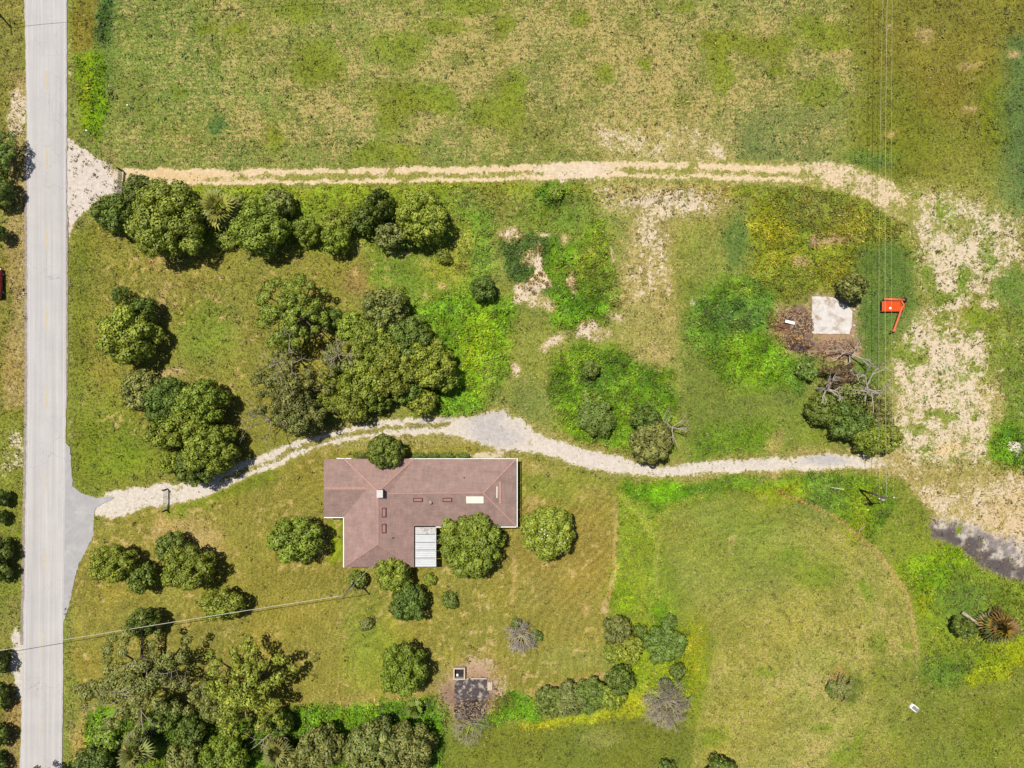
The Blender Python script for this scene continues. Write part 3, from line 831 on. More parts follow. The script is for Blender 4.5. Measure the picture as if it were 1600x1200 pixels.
road = link('road', npmesh('road', np.array(V), np.array(Fc)[:, ::-1], True), M['road'])
tag(road, 'pale worn two-lane asphalt road along the left edge', 'road', None, 'structure')
M['shoulder'] = simple('brown_road_edge', alb(168, 154, 146), .95, .25, 2.5, 0, alb(205, 186, 160), .3)  # brown strip with an uneven outer side along the road
for nm, src, s0, s1, ya, yb in (('road_shoulder', RL, -4.5, .8, 240, 1010), ('road_shoulder', RR, -.8, 2.4, 330, 640)):
    yy = np.arange(ya, yb, 2.0); vs = []
    ja, jb = 2.4 * (fbm(yy, yy * 0 + 7, 1 / 7, 3, 4) - .5), .8 * (fbm(yy, yy * 0 + 3, 1 / 5, 3, 6) - .5)
    for i, y in enumerate(yy):
        e = np.interp(y, *zip(*src))
        for x in ((e + s0 + ja[i], e + s1) if s0 < -2 else (e + s0, e + s1 + ja[i])):
            q = at(x, y); vs.append((q.x, q.y, -.034))
    o = MB().add(vs, [(2 * i, 2 * i + 2, 2 * i + 3, 2 * i + 1) for i in range(len(yy) - 1)]).build(nm, M['shoulder'])
    tag(o, 'ragged brown strip along the left side of the road' if s0 < -2 else 'thin broken edge along the right side of the road', 'shoulder', None, 'structure')
def road_z(c): return .03 - .045 * (2 * c - 1) ** 2
M['yellow'] = simple('faded_yellow_paint', alb(224, 206, 166), .85, .15, 4, 0, alb(214, 205, 194))
M['edgeline'] = simple('faded_white_paint', alb(232, 226, 222), .85, .12, 3, 0, alb(212, 206, 204))
def strip(fr, y0, y1, w, mat):
    mb = MB(); yy = np.linspace(y0, y1, max(2, int((y1 - y0) / 12)))
    vs = []
    for y in yy:
        a, b = np.interp(y, *zip(*RL)), np.interp(y, *zip(*RR))
        q = at(a + (b - a) * fr, y)
        for s in (-1, 1): vs.append((q.x + s * w / 2, q.y, road_z(fr) + .006))
    mb.add(vs, [(2 * i, 2 * i + 2, 2 * i + 3, 2 * i + 1) for i in range(len(yy) - 1)])
    return mb.build('painted_line', mat, road)
for y in (110, 233, 358, 482, 605, 738, 862, 985, 1118):
    strip(.50, y, y + 32, .2, M['yellow'])
strip(.055, -80, 1280, .10, M['edgeline']); strip(.945, -80, 1280, .10, M['edgeline'])
# asphalt apron of the drive
M['apron'] = simple('apron_asphalt', alb(190, 187, 187), .9, .08, .8, 0, alb(206, 202, 198), .1)
ap = []
for i in range(len(apron_pts)):
    a, b = apron_pts[i], apron_pts[(i + 1) % len(apron_pts)]
    L = math.hypot(b[0] - a[0], b[1] - a[1]); k = max(1, int(L / 4))
    for j in range(k):
        t = j / k
        jit = 0 if a[0] < 103 and b[0] < 103 else 1.0
        ap.append((a[0] + (b[0] - a[0]) * t + rng.uniform(-jit, jit), a[1] + (b[1] - a[1]) * t + rng.uniform(-jit, jit)))
mb = MB(); q = [at(x, y, 0) for x, y in ap]
mb.add([(v.x, v.y, -.022) for v in q], [tuple(range(len(q)))[::-1]])
o = mb.build('driveway_apron', M['apron'])
bm = bmesh.new(); bm.from_mesh(o.data); bmesh.ops.triangulate(bm, faces=bm.faces[:]); bmesh.ops.recalc_face_normals(bm, faces=bm.faces[:]); bm.to_mesh(o.data); bm.free()
tag(o, 'grey asphalt apron where the gravel driveway meets the road', 'apron', None, 'structure')

# ------------------------------------------------------------------ low vegetation (nobody could count it)
def leaves(C, Nn, size, asp, rng, fold=.25):
    """rhombic leaves: centres, normals, lengths -> verts, quads"""
    n = len(C)
    Nn = Nn / np.linalg.norm(Nn, axis=1, keepdims=True)
    r = rng.normal(size=(n, 3)); T = np.cross(Nn, r); T /= np.linalg.norm(T, axis=1, keepdims=True) + 1e-9
    Bv = np.cross(Nn, T)
    s = size[:, None]; w = s * asp
    V = np.stack([C - T * s * .5, C + Bv * w * .5 + Nn * s * fold * .3, C + T * s * .5, C - Bv * w * .5 + Nn * s * fold * .3], 1).reshape(-1, 3)
    return V, np.arange(4 * n).reshape(-1, 4)
rng = np.random.RandomState(11)
# grass tufts
N = 190000
x = rng.uniform(-84, 84, N); y = rng.uniform(-64, 64, N)
ppx, ppy = x * 10 + 800, 600 - y * 10
cv = look(COV, x, y); dr = look(DRY, x, y)
rd = look(road_d, x, y); apm = look(apron, x, y); hm = look(hmask, x, y); sl = look(slabm, x, y); tr = look(np.maximum(track, drive), x, y)
keep = (rng.rand(N) > cv * 1.05) & (rd > 3) & (apm < .3) & (hm < .5) & (sl < .3) & ((tr < .4) | (rng.rand(N) > .8))
x, y, dr = x[keep], y[keep], dr[keep]
n = len(x)
gcol = look(G, x, y); z = look(Z, x, y)
isdry = rng.rand(n) < dr * .75
cc = np.where(isdry[:, None], np.array([206, 180, 122]) * rng.uniform(.8, 1.1, (n, 1)), gcol * rng.uniform(.78, 1.18, (n, 1)))
tall = .5 + look(WEED, x, y) * .6 + np.where(look(lawn, x, y) > .5, -.15, .1)
K = 3
ang = rng.uniform(0, 2 * np.pi, (n, K)); L = rng.uniform(.16, .38, (n, K)) * tall[:, None] * 1.2
lean = rng.uniform(.5, 1.15, (n, K)); w = rng.uniform(.06, .12, (n, K))
dx, dy = np.cos(ang), np.sin(ang)
bx = x[:, None] + rng.uniform(-.12, .12, (n, K)); by = y[:, None] + rng.uniform(-.12, .12, (n, K)); bz = z[:, None] - .01 + 0 * dx
V = np.stack([np.stack([bx - dy * w, by + dx * w, bz], -1), np.stack([bx + dy * w, by - dx * w, bz], -1),
              np.stack([bx + dx * L * np.sin(lean), by + dy * L * np.sin(lean), bz + L * np.cos(lean)], -1)], 2).reshape(-1, 3)
cl = np.repeat(lin(np.clip(cc, 0, 255)) / KEXP * 1.12, K * 3, axis=0)
me = npmesh('grass_tufts', V, np.arange(len(V)).reshape(-1, 3), False, {'Col': np.concatenate([cl, np.ones((len(cl), 1))], 1)})
tag(link('grass_tufts', me, M['tuft']), 'short uneven grass tufts all over the lawns and fields', 'grass', None, 'stuff')
# scattered taller clumps in the open grass
N = 16000
x = rng.uniform(-84, 84, N); y = rng.uniform(-64, 64, N)
keep = (look(road_d, x, y) > 5) & (look(hmask, x, y) < .2) & (look(slabm, x, y) < .2) & (look(apron, x, y) < .2) & (look(np.maximum(track, drive), x, y) < .35) & (rng.rand(N) < np.where(look(lawn, x, y) > .5, .22, .55 + .4 * look(COV, x, y)))
x, y = x[keep], y[keep]; n = len(x); K = 7
gcol = look(G, x, y); z = look(Z, x, y); sz = rng.uniform(.5, 1.25, n) ** 1.5
C = np.stack([np.repeat(x, K), np.repeat(y, K), np.repeat(z, K)], 1) + rng.normal(size=(n * K, 3)) * np.array([.2, .2, 0]) * np.repeat(sz, K)[:, None]
C[:, 2] += rng.uniform(.03, .26, n * K) * np.repeat(sz, K)
Nn = rng.normal(size=(n * K, 3)) * .6 + np.array([0, 0, 1.0])
V, Fq = leaves(C, Nn, rng.uniform(.2, .42, n * K) * np.repeat(sz, K), .5, rng)
cc = np.clip(np.repeat(gcol * np.where(rng.rand(n, 1) < .7, rng.uniform(.74, .95, (n, 1)), rng.uniform(1.0, 1.2, (n, 1))), K, axis=0) * rng.uniform(.88, 1.12, (n * K, 1)), 0, 255)
cl = np.repeat(lin(cc) / KEXP * 1.1, 4, axis=0)
me = npmesh('grass_clumps', V, Fq, False, {'Col': np.concatenate([cl, np.ones((len(cl), 1))], 1)})
tag(link('grass_clumps', me, M['weed']), 'darker taller clumps of grass dotted over the fields', 'grass', None, 'stuff')
# leafy weeds
N = 150000
x = rng.uniform(-84, 84, N); y = rng.uniform(-64, 64, N)
wd = look(WEED, x, y)
keep = (rng.rand(N) < wd * 1.0) & (wd > .12) & (look(road_d, x, y) > 6) & (look(hmask, x, y) < .2) & (look(slabm, x, y) < .3) & (look(np.maximum(track, drive), x, y) < .3)
x, y, wd = x[keep], y[keep], wd[keep]
n = len(x); K = 4
gcol = look(G, x, y); z = look(Z, x, y)
C = np.stack([np.repeat(x, K), np.repeat(y, K), np.repeat(z, K)], 1) + rng.uniform(-1, 1, (n * K, 3)) * np.array([.28, .28, 0])
C[:, 2] += rng.uniform(.03, .38, n * K) * np.repeat(.4 + wd, K)
Nn = rng.normal(size=(n * K, 3)) * .55 + np.array([0, 0, 1.0])
V, Fq = leaves(C, Nn, rng.uniform(.18, .42, n * K), .62, rng)
var = np.repeat(rng.uniform(.72, 1.22, n), K) * rng.uniform(.85, 1.15, n * K)
cc = np.clip(np.repeat(gcol, K, axis=0) * var[:, None] * np.array([1.12, .97, .9]), 0, 255)
cl = np.repeat(lin(cc) / KEXP * 1.12, 4, axis=0)
me = npmesh('weeds', V, Fq, False, {'Col': np.concatenate([cl, np.ones((len(cl), 1))], 1)})
tag(link('weeds', me, M['weed']), 'bright green leafy weeds and vines covering the overgrown patches', 'weeds', None, 'stuff')
# ------------------------------------------------------------------ house
def shingles(name, a, b, dirv):
    t = NT(name)
    p = t.pos()
    n1 = t.noise(.7, 4, .6, p)
    n2 = t.noise(1.0, 3, .6, t.pos((.6, 7.0, 1) if dirv == 'x' else (7.0, .6, 1)))
    n3 = t.noise(9, 2, .5, p)
    n4 = t.noise(1.0, 3, .6, t.pos((3.0, .5, 1) if dirv == 'x' else (.5, 3.0, 1)))
    c = t.mix(t.mapr(n1, .35, .65, 0, 1), a, b)
    c = t.mix(1.0, c, t.gray(t.mapr(n2, .3, .7, .88, 1.10)), 'MULTIPLY')
    c = t.mix(1.0, c, t.gray(t.mapr(n3, .3, .7, .86, 1.12)), 'MULTIPLY')
    c = t.mix(1.0, c, t.gray(t.mapr(n4, .35, .65, .93, 1.05)), 'MULTIPLY')
    t.color(c); t.rough(.95); t.bump(n2, .2, .03)
    return t.m
M['roof'] = shingles('brown_shingles', alb(166, 138, 129), alb(185, 153, 142), 'x')
M['roofc'] = shingles('rosy_shingles', alb(174, 143, 134), alb(192, 157, 147), 'y')
M['cap'] = simple('rosy_ridge_shingles', alb(200, 156, 144), .95, .18, 3)
M['vent'] = simple('vent_metal', alb(118, 62, 60), .6, .15, 3)
M['ventlid'] = simple('vent_lid', alb(192, 148, 140), .6, .1, 3)
M['patch'] = simple('cream_roof_patch', (.62, .57, .48, 1), .6, .05, 2)
M['porch'] = simple('white_porch_panel', alb(226, 228, 230), .45, .07, 1.2)
M['porchrust'] = simple('stained_porch_panel', alb(225, 222, 218), .6, .1, 2.6, 0, alb(125, 98, 84))
M['chimtop'] = simple('chimney_cap', alb(235, 228, 224), .8, .06, 2)
M['brick'] = simple('chimney_brick', alb(120, 88, 80), .9, .2, 5)

ZE, ZC, ZW = 2.75, 5.15, 4.35
hb = at(640, 800)
house = empty('house', (hb.x, hb.y, 0))
tag(house, 'single-storey house with brown shingle roof in an L shape', 'house')
def rel(v): return Vector((v[0] - hb.x, v[1] - hb.y, v[2]))
def P(px, py, z): return rel(at(px, py, z))
def wall(x0, x1, y0, y1):
    mb = MB(); a, b = P(x0, y0, 0), P(x1, y1, 0)
    mb.box(((a.x + b.x) / 2, (a.y + b.y) / 2, ZE / 2 - .1), (abs(b.x - a.x), abs(b.y - a.y), ZE - .1))
    return mb.build('wall', M['wall'], house)
w1 = wall(515, 600, 722, 798); w2 = wall(546, 640, 726, 874); w3 = wall(600, 797, 723, 811)
def opening(nm, px, py, w, h, z0, nx, ny, par):
    """window or door set on the outside of a wall, facing (nx, ny)"""
    c = P(px, py, 0); t = Vector((-ny, nx, 0))
    mb = MB(); mb.box((c.x, c.y, z0 + h / 2), (w if ny else .12, .12 if ny else w, h))
    o = mb.build(nm, M['glass'] if nm == 'window' else M['white'], par)
    fr = MB()
    for s in (-1, 1):
        fr.box((c.x + t.x * s * w / 2, c.y + t.y * s * w / 2, z0 + h / 2), (.09 if ny else .16, .16 if ny else .09, h + .1))
        fr.box((c.x, c.y, z0 + h / 2 + s * h / 2), (w + .1 if ny else .165, .165 if ny else w + .1, .09))
    fr.build('frame', M['white'], o)
for x in (620, 660, 720, 770): opening('window', x, 722.6, 1.6, 1.1, 1.0, 0, 1, house)
for y in (748, 785): opening('window', 797.4, y, 1.4, 1.1, 1.0, 1, 0, house)
for y in (825, 855): opening('window', 545.6, y, 1.4, 1.1, 1.0, -1, 0, house)
opening('door', 690, 722.6, 1.0, 2.05, .05, 0, 1, house)
opening('window', 590, 874.4, 1.6, 1.1, 1.0, 0, -1, house)

def roof_solid(eave, ridge, zr, zb, gable_left=False):
    """eave: px x0 x1 y0 y1, ridge: two px points; closed solid with a short fascia"""
    x0, x1, y0, y1 = eave
    c = [P(x0, y0, ZE), P(x1, y0, ZE), P(x1, y1, ZE), P(x0, y1, ZE)]
    r = [P(ridge[0][0], ridge[0][1], zr), P(ridge[1][0], ridge[1][1], zr)]
    b = [Vector((v.x, v.y, zb)) for v in c]
    return c, r, b
def flip(o):
    bm = bmesh.new(); bm.from_mesh(o.data); bmesh.ops.recalc_face_normals(bm, faces=bm.faces[:]); bm.to_mesh(o.data); bm.free()
# middle wing (ridge runs up-down in the photo)
c, r, b = roof_solid((538, 647, 716.8, 886), ((591, 768), (591, 850)), ZC, ZE - .19)
mb = MB(); mb.add(c + r + b, [(0, 1, 4), (1, 2, 5, 4), (2, 3, 5), (3, 0, 4, 5), (6, 9, 8, 7), (0, 6, 7, 1), (1, 7, 8, 2), (2, 8, 9, 3), (3, 9, 6, 0)])
roof_c = mb.build('roof', M['roofc'], house); flip(roof_c)
roof_c['label'] = 'rosy hipped roof over the wing with the chimney'
# left wing, gable at the far left
c2, r2, b2 = roof_solid((506, 592, 717.3, 807.6), ((506, 763), (591, 763)), ZW, ZE - .185)
mb = MB(); mb.add(c2 + r2 + b2, [(0, 1, 5, 4), (2, 3, 4, 5), (0, 4, 3), (1, 2, 5), (6, 9, 8, 7), (0, 6, 7, 1), (2, 8, 9, 3), (3, 9, 6, 0), (1, 7, 8, 2)])
roof_l = mb.build('roof', M['roof'], house); flip(roof_l)
roof_l['label'] = 'short gabled roof at the left end of the house'
# right wing, hip at the far right
c3, r3, b3 = roof_solid((590, 806.5, 717.1, 822), ((591, 771), (755, 770)), ZW + .12, ZE - .18)
mb = MB(); mb.add(c3 + r3 + b3, [(0, 1, 5, 4), (1, 2, 5), (2, 3, 4, 5), (3, 0, 4), (6, 9, 8, 7), (0, 6, 7, 1), (1, 7, 8, 2), (2, 8, 9, 3), (3, 9, 6, 0)])
roof_r = mb.build('roof', M['roof'], house); flip(roof_r)
roof_r['label'] = 'long brown hipped roof over the right wing'
def cap(par, a, b, w=.15, mat=None):
    a, b = Vector(a), Vector(b)
    a, b = a + Vector((0, 0, .02)), b + Vector((0, 0, .02))
    mb = MB(); mb.beam(a, b, w, .05)
    return mb.build('ridge_cap', mat or M['cap'], par)
cap(roof_c, r[0], r[1]); cap(roof_c, c[0], r[0], .28); cap(roof_c, c[1], r[0], .28); cap(roof_c, c[2], r[1]); cap(roof_c, c[3], r[1])
cap(roof_l, r2[0], P(574, 763, ZW), .4)
cap(roof_r, P(603, 771, ZW + .12), r3[1]); cap(roof_r, c3[1], r3[1], .24); cap(roof_r, c3[2], r3[1], .24)
# gutters
def gutter(pts, w=.115):
    mb = MB()
    for a, q in zip(pts[:-1], pts[1:]):
        mb.beam(P(a[0], a[1], ZE - .06), P(q[0], q[1], ZE - .06), w, .12)
    return mb.build('gutter', M['white'], house)
gutter([(506.5, 808.6), (538.5, 808.6)]); gutter([(537, 807.5), (537, 886.5)])
gutter([(808, 715.5), (808, 823.5)]); gutter([(681, 823.3), (806.6, 823.3)])
gutter([(526, 716.3), (549, 716.3)], .08); gutter([(640, 716.6), (806.6, 716.6)], .07)
# roof height helpers for the things on the roof
def zwing(py):                                  # lower slope of the right wing
    return ZE + (ZW + .12 - ZE) * (822 - py) / (822 - 770.5)
def zcr(px):                                    # right slope of the middle wing
    return ZE + (ZC - ZE) * (647 - px) / (647 - 591)
def slope_box(nm, px, py, w, d, h, tilt_axis, ang, z, mat, par):
    q = P(px, py, z)
    m = Matrix.Translation(q) @ Matrix.Rotation(ang, 4, tilt_axis)
    mb = MB(); mb.box((0, 0, 0), (w, d, h), 0, m)
    return mb.build(nm, mat, par)
aw = math.atan2(ZW + .12 - ZE, 5.05); ac = math.atan2(ZC - ZE, 5.45)
for px in (653, 699):
    v = slope_box('roof_vent', px, 781, 1.4, .62, .16, 'X', aw, zwing(781) + .08, M['vent'], roof_r)
    slope_box('vent_lid', px, 781, 1.16, .40, .05, 'X', aw, zwing(781) + .175, M['ventlid'], v)
for py in (801, 826):
    v = slope_box('roof_vent', 600, py, .62, 1.4, .16, 'Y', ac, zcr(600) + .08, M['vent'], roof_c)
    slope_box('vent_lid', 600, py, .40, 1.16, .05, 'Y', ac, zcr(600) + .175, M['ventlid'], v)
slope_box('skylight', 742, 781, 2.6, 1.12, .08, 'X', aw, zwing(781) + .04, M['patch'], roof_r)
mb = MB(); q = P(673, 785, zwing(785)); mb.lathe(q, [(.16, -.1), (.16, .3), (.24, .31), (.24, .4), (.05, .48)], 12); mb.build('vent_pipe', M['galv'], roof_r)
for px, py, z, par in ((725, 746, ZE + (ZW + .12 - ZE) * (746 - 717) / 54, roof_r), (614, 840, zcr(614), roof_c)):
    mb = MB(); mb.lathe(P(px, py, z), [(.09, -.1), (.09, .35), (.06, .36)], 8); mb.build('vent_pipe', M['darkmetal'], par)
# strips on the right hip
ah = math.atan2(ZW + .12 - ZE, 5.15)
def zhip(px): return ZE + (ZW + .12 - ZE) * (806.5 - px) / 51.5
mb = MB(); mb.beam(P(781, 752, zhip(781) + .03), P(781, 787, zhip(781) + .03), .42, .04); mb.build('replaced_shingle_strip', M['cap'], roof_r)
mb = MB(); mb.beam(P(776.5, 760, zhip(776.5) + .03), P(776.5, 778, zhip(776.5) + .03), .12, .05); mb.build('batten', M['patch'], roof_r)
# chimney
q = P(593.5, 771.5, 5.9)
mb = MB(); mb.box((q.x, q.y, 4.75), (.82, 1.02, 2.3)); ch = mb.build('chimney', M['brick'], house)
q2 = P(593.5, 771.5, 5.75)
mb = MB(); mb.box((q.x, q.y, 5.95), (.92, 1.14, .1)); mb.build('chimney_cap', M['chimtop'], ch)
# porch with white panels
a, b_ = P(649, 823.5, 2.5), P(681.5, 886, 2.5)
mb = MB()
for x in (a.x + .15, b_.x - .1):
    for y in (a.y - .6, (a.y + b_.y) / 2, b_.y + .15):
        mb.box((x, y, 1.2), (.1, .1, 2.4))
mb.beam((a.x + .1, a.y - .05, 2.42), (a.x + .1, b_.y + .05, 2.42), .08, .12); mb.beam((b_.x - .1, a.y - .05, 2.42), (b_.x - .1, b_.y + .05, 2.42), .08, .12)
porch = mb.build('porch', M['white'], house)
edges = [823.4, 835, 847.6, 859.4, 872, 886]
for i in range(5):
    y0, y1 = edges[i], edges[i + 1]
    p0, p1 = P(649, y0 + .25, 2.55), P(681.5, y1 - .35, 2.55)
    v = []; f = []
    nr = 9
    for k in range(nr):
        yy = p0.y + (p1.y - p0.y) * k / (nr - 1)
        zz = 2.52 + (.05 if k % 2 else 0) + (.03 if k == 0 else 0)
        for xx, dz in ((p0.x, .12), (p1.x - (.0 if i == 0 else .0), 0)):
            v.append((xx, yy, zz + dz))
    for k in range(nr - 1): f.append((2 * k, 2 * k + 1, 2 * k + 3, 2 * k + 2))
    mb = MB(); mb.add(v, f); o = mb.build('roof_panel', M['porchrust'] if i == 0 else M['porch'], porch); flip(o)
    md = o.modifiers.new('thick', 'SOLIDIFY'); md.thickness = .02
mb = MB(); q = P(578.5, 885, ZE); mb.tube([(q.x, q.y, ZE - .3), (q.x, q.y, ZE + .55)], .05, 8); mb.box((q.x + .25, q.y - .06, ZE + .02), (.5, .12, .1))
mb.build('service_mast', M['grey_metal'], house)

# ------------------------------------------------------------------ utility poles and lines
def utility_pole(base, h, label, arm_dir=None, transformer=False):
    g = ground_z(base.x, base.y)
    t = empty('utility_pole', (base.x, base.y, g))
    mb = MB(); mb.tube([(0, 0, -.3), (0, 0, h * .5), (0, 0, h)], [.17, .15, .12], 10); mb.build('shaft', M['pole_wood'], t, True)
    if arm_dir is not None:
        dx, dy = math.cos(arm_dir), math.sin(arm_dir)
        mb = MB(); mb.beam((-dx * 1.2, -dy * 1.2, h - .35), (dx * 1.2, dy * 1.2, h - .35), .12, .14)
        arm = mb.build('crossarm', M['pole_wood'], t)
        for s in (-1.05, 0, 1.05):
            mb = MB(); mb.lathe((dx * s, dy * s, h - .28), [(.05, 0), (.08, .08), (.05, .12), (.08, .2), (.03, .26)], 8); mb.build('insulator', M['white'], arm)
    if transformer:
        mb = MB(); mb.lathe((-.05, -.38, h - 1.9), [(.2, 0), (.24, .04), (.24, .8), (.2, .9), (.05, .95)], 14)
        tr = mb.build('transformer', M['grey_metal'], t, True)
        mb = MB(); mb.tube([(-.05, -.38, h - 1.0), (-.05, -.38, h - .65)], .05, 6); mb.build('bushing', M['white'], tr)
    tag(t, label, 'utility pole')
    return t
def wire(a, b, sag, r, name, label, mat, cat='wire', group=None, n=24):
    a, b = Vector(a), Vector(b)
    pts = []
    for i in range(n + 1):
        t = i / n
        p = a.lerp(b, t); p.z -= sag * 4 * t * (1 - t)
        pts.append(p - a)
    mb = MB(); mb.tube(pts, r, 6)
    o = mb.build(name, mat, None, True); o.location = a
    return tag(o, label, cat, group)
HP = 8.2
pb = at(1342, 765); utility_pole(pb, HP, 'grey wooden power pole with crossarm and transformer below the driveway', R_(5), True)
# three lines running up the photo from that pole
for s, px0, r_, lab in ((-1.05, 1379.5, .018, 'leftmost of the three thin power lines above the orange mower'),
                    (0, 1386.8, .027, 'middle and brightest of the three thin power lines above the orange mower'),
                    (1.05, 1395, .016, 'rightmost of the three thin power lines above the orange mower')):
    a = Vector((pb.x + s * math.cos(R_(5)), pb.y + s * math.sin(R_(5)), HP - .05))
    top = at(px0, 0, HP - .6); dirv = (top - a)
    e = a + dirv * 1.35; e.z = HP
    wire(a, e, .9, r_, 'power_line', lab, M['wire'], 'power line', 'power lines above the orange mower', 40)
e = pb + Vector((14, -1.2, 7.2)); 
wire(Vector((pb.x, pb.y, HP - .6)), Vector((pb.x + 40, pb.y - 1.0, HP - .8)), .8, .013, 'power_line', 'faint thin line running right from the power pole with transformer', M['wire'], 'power line')
pb2 = at(557, 906); utility_pole(pb2, HP, 'bare wooden pole with service cable standing below the house', None, False)
tp = Vector((pb2.x, pb2.y, HP - .12))
le = at(-140, 1040, HP - .3)
wire(tp, le, .55, .042, 'service_cable', 'long pale service cable crossing the road to the pole below the house', M['cable'], 'cable', None, 40)
he = at(579, 885.5, ZE + .5)
wire(tp, he, .35, .03, 'service_cable', 'short pale service cable from the lawn pole to the house roof', M['cable'], 'cable')
pb3 = at(-3, 20); utility_pole(pb3, HP, 'power pole standing at the upper left corner beside the road', R_(100), False)
wire(Vector((pb3.x, pb3.y, HP)), at(520, -60, HP - 1), 1.2, .03, 'power_line', 'line running right from the pole at the upper left corner', M['wire'], 'power line', None, 40)

# ------------------------------------------------------------------ gates
def gate(p0, p1, h, label, panel_mat, boards=5, closed_mesh=True):
    a, b = Vector(p0), Vector(p1)
    t = empty('gate', (a.x, a.y, 0)); e = b - a; L = e.length; u = e.normalized()
    for q in (Vector((0, 0, 0)), e):
        mb = MB(); mb.tube([(q.x, q.y, -.2), (q.x, q.y, h + .35)], .11, 8); mb.build('post', M['dark_wood'], t)
    for k in range(boards):
        z = .2 + (h - .2) * k / (boards - 1)
        rb = MB(); rb.tube([tuple(u * .15 + Vector((0, 0, z))), tuple(u * (L - .15) + Vector((0, 0, z)))], .035, 6); rb.build('rail', panel_mat, t)
    for k in range(4):
        q = u * (.15 + (L - .3) * k / 3); fr = MB(); fr.beam((q.x, q.y, .2), (q.x, q.y, h), .05, .05, Vector((u.y, -u.x, 0))); fr.build('upright', panel_mat, t)
    if closed_mesh:
        ms = MB(); nn = Vector((u.y, -u.x, 0)) * .03
        for k in range(26):
            q = u * (.2 + (L - .4) * k / 25) + nn
            ms.beam((q.x, q.y, .22), (q.x, q.y, h - .02), .075, .01, Vector((u.y, -u.x, 0)))
        ms.build('wire_mesh', panel_mat, t)
    tag(t, label, 'gate')
    return t
gate(at(192, 267), at(189.5, 308), 1.35, 'long grey metal gate between dark posts at the sandy entrance', M['galv'], 5, True)
gate(at(261.5, 764), at(261, 797), 1.2, 'thin rail gate across the gravel driveway near the road', M['galv'], 4, False)
def post(px, py, h, lab, mat='dark_wood', r=.09):
    q = at(px, py); mb = MB(); mb.lathe((0, 0, 0), [(r, -.2), (r, h), (r * .6, h + .04)], 8)
    o = mb.build('fence_post', M[mat], None); o.location = q; tag(o, lab, 'post', 'fence posts')
post(245, 285, 1.4, 'dark fence post beside the dirt track right of the gate')
post(222, 287, 1.3, 'dark fence post in the bushes just right of the metal gate')
post(140, 207, .9, 'short white marker post above the sandy entrance', 'white', .12)
post(203, 167, .8, 'tiny white marker post out in the big field', 'white', .12)

# ------------------------------------------------------------------ orange mower
mo = at(1395, 478); mow = empty('towed_mower', (mo.x, mo.y, 0))
def Q(px, py, z):
    v = at(px, py, z); return Vector((v.x - mo.x, v.y - mo.y, z))
tag(mow, 'orange towed rotary mower parked on the grass under the power lines', 'mower')
a, b_ = Q(1378.5, 470.5, .75), Q(1408, 486.5, .75)
mb = MB(); mb.box(((a.x + b_.x) / 2, (a.y + b_.y) / 2, .60), (b_.x - a.x, a.y - b_.y, .30)); dk = mb.build('deck', M['orange'], mow, False, .05)
mb = MB(); mb.box(((a.x + b_.x) / 2, b_.y + .03, .42), (b_.x - a.x + .1, .10, .5)); mb.build('skirt', M['orange2'], dk)
mb = MB(); mb.box((a.x + .04, (a.y + b_.y) / 2, .42), (.10, a.y - b_.y, .5)); mb.build('skirt', M['darkmetal'], dk)
mb = MB(); q = Q(1391, 481.5, .76); mb.lathe(q, [(.17, 0), (.17, .02), (.14, .03)], 16); mb.build('highlight_disc', M['white'], dk)  # white disc imitates a small highlight on the deck
mb = MB(); mb.tube([Q(1381, 467.3, .8), Q(1413, 468.6, .8)], .2, 12); mb.build('drive_tube', M['orange2'], mow, True)
mb = MB(); mb.tube([Q(1381, 470.2, .55), Q(1409, 471.5, .55)], .11, 8); mb.build('shaft', M['darkmetal'], mow, True)
for px, py in ((1382, 470), (1414.2, 468.5)):
    q = Q(px, py, .36)
    mb = MB(); mb.tube([q + Vector((-.14, 0, 0)), q + Vector((.14, 0, 0))], .36, 16); w = mb.build('wheel', M['black'], mow, True)
    mb = MB(); mb.tube([q + Vector((-.16, 0, 0)), q + Vector((.16, 0, 0))], .16, 12); mb.build('rim', M['orange2'], w)
mb = MB(); mb.beam(Q(1409.5, 480, .9), Q(1397, 515, .75), .26, .24); mb.build('tongue', M['orange2'], mow, False, .03)
mb = MB(); mb.beam(Q(1408, 470, .95), Q(1412.5, 476.5, 1.0), .2, .16).beam(Q(1412.5, 476.5, 1.0), Q(1409.5, 481, .95), .2, .16); mb.build('arm', M['orange2'], mow)
mb = MB(); mb.beam(Q(1407, 474, .8), Q(1410, 484, .8), .12, .12).beam(Q(1413, 476, .8), Q(1411, 487, .7), .12, .12); mb.build('brace', M['orange'], mow)
mb = MB(); mb.box(Q(1396.5, 516, .72), (.5, .36, .3), .3); hi = mb.build('hitch', M['orange2'], mow)
mb = MB(); mb.tube([Q(1396, 518, .6), Q(1392, 520.5, .35), Q(1389, 521.5, .1)], .08, 8); mb.build('drawbar', M['black'], hi)
mb = MB(); mb.tube([Q(1397.5, 517.5, .6), Q(1397.5, 517.5, 0)], .06, 8); mb.build('jack_stand', M['darkmetal'], mow)

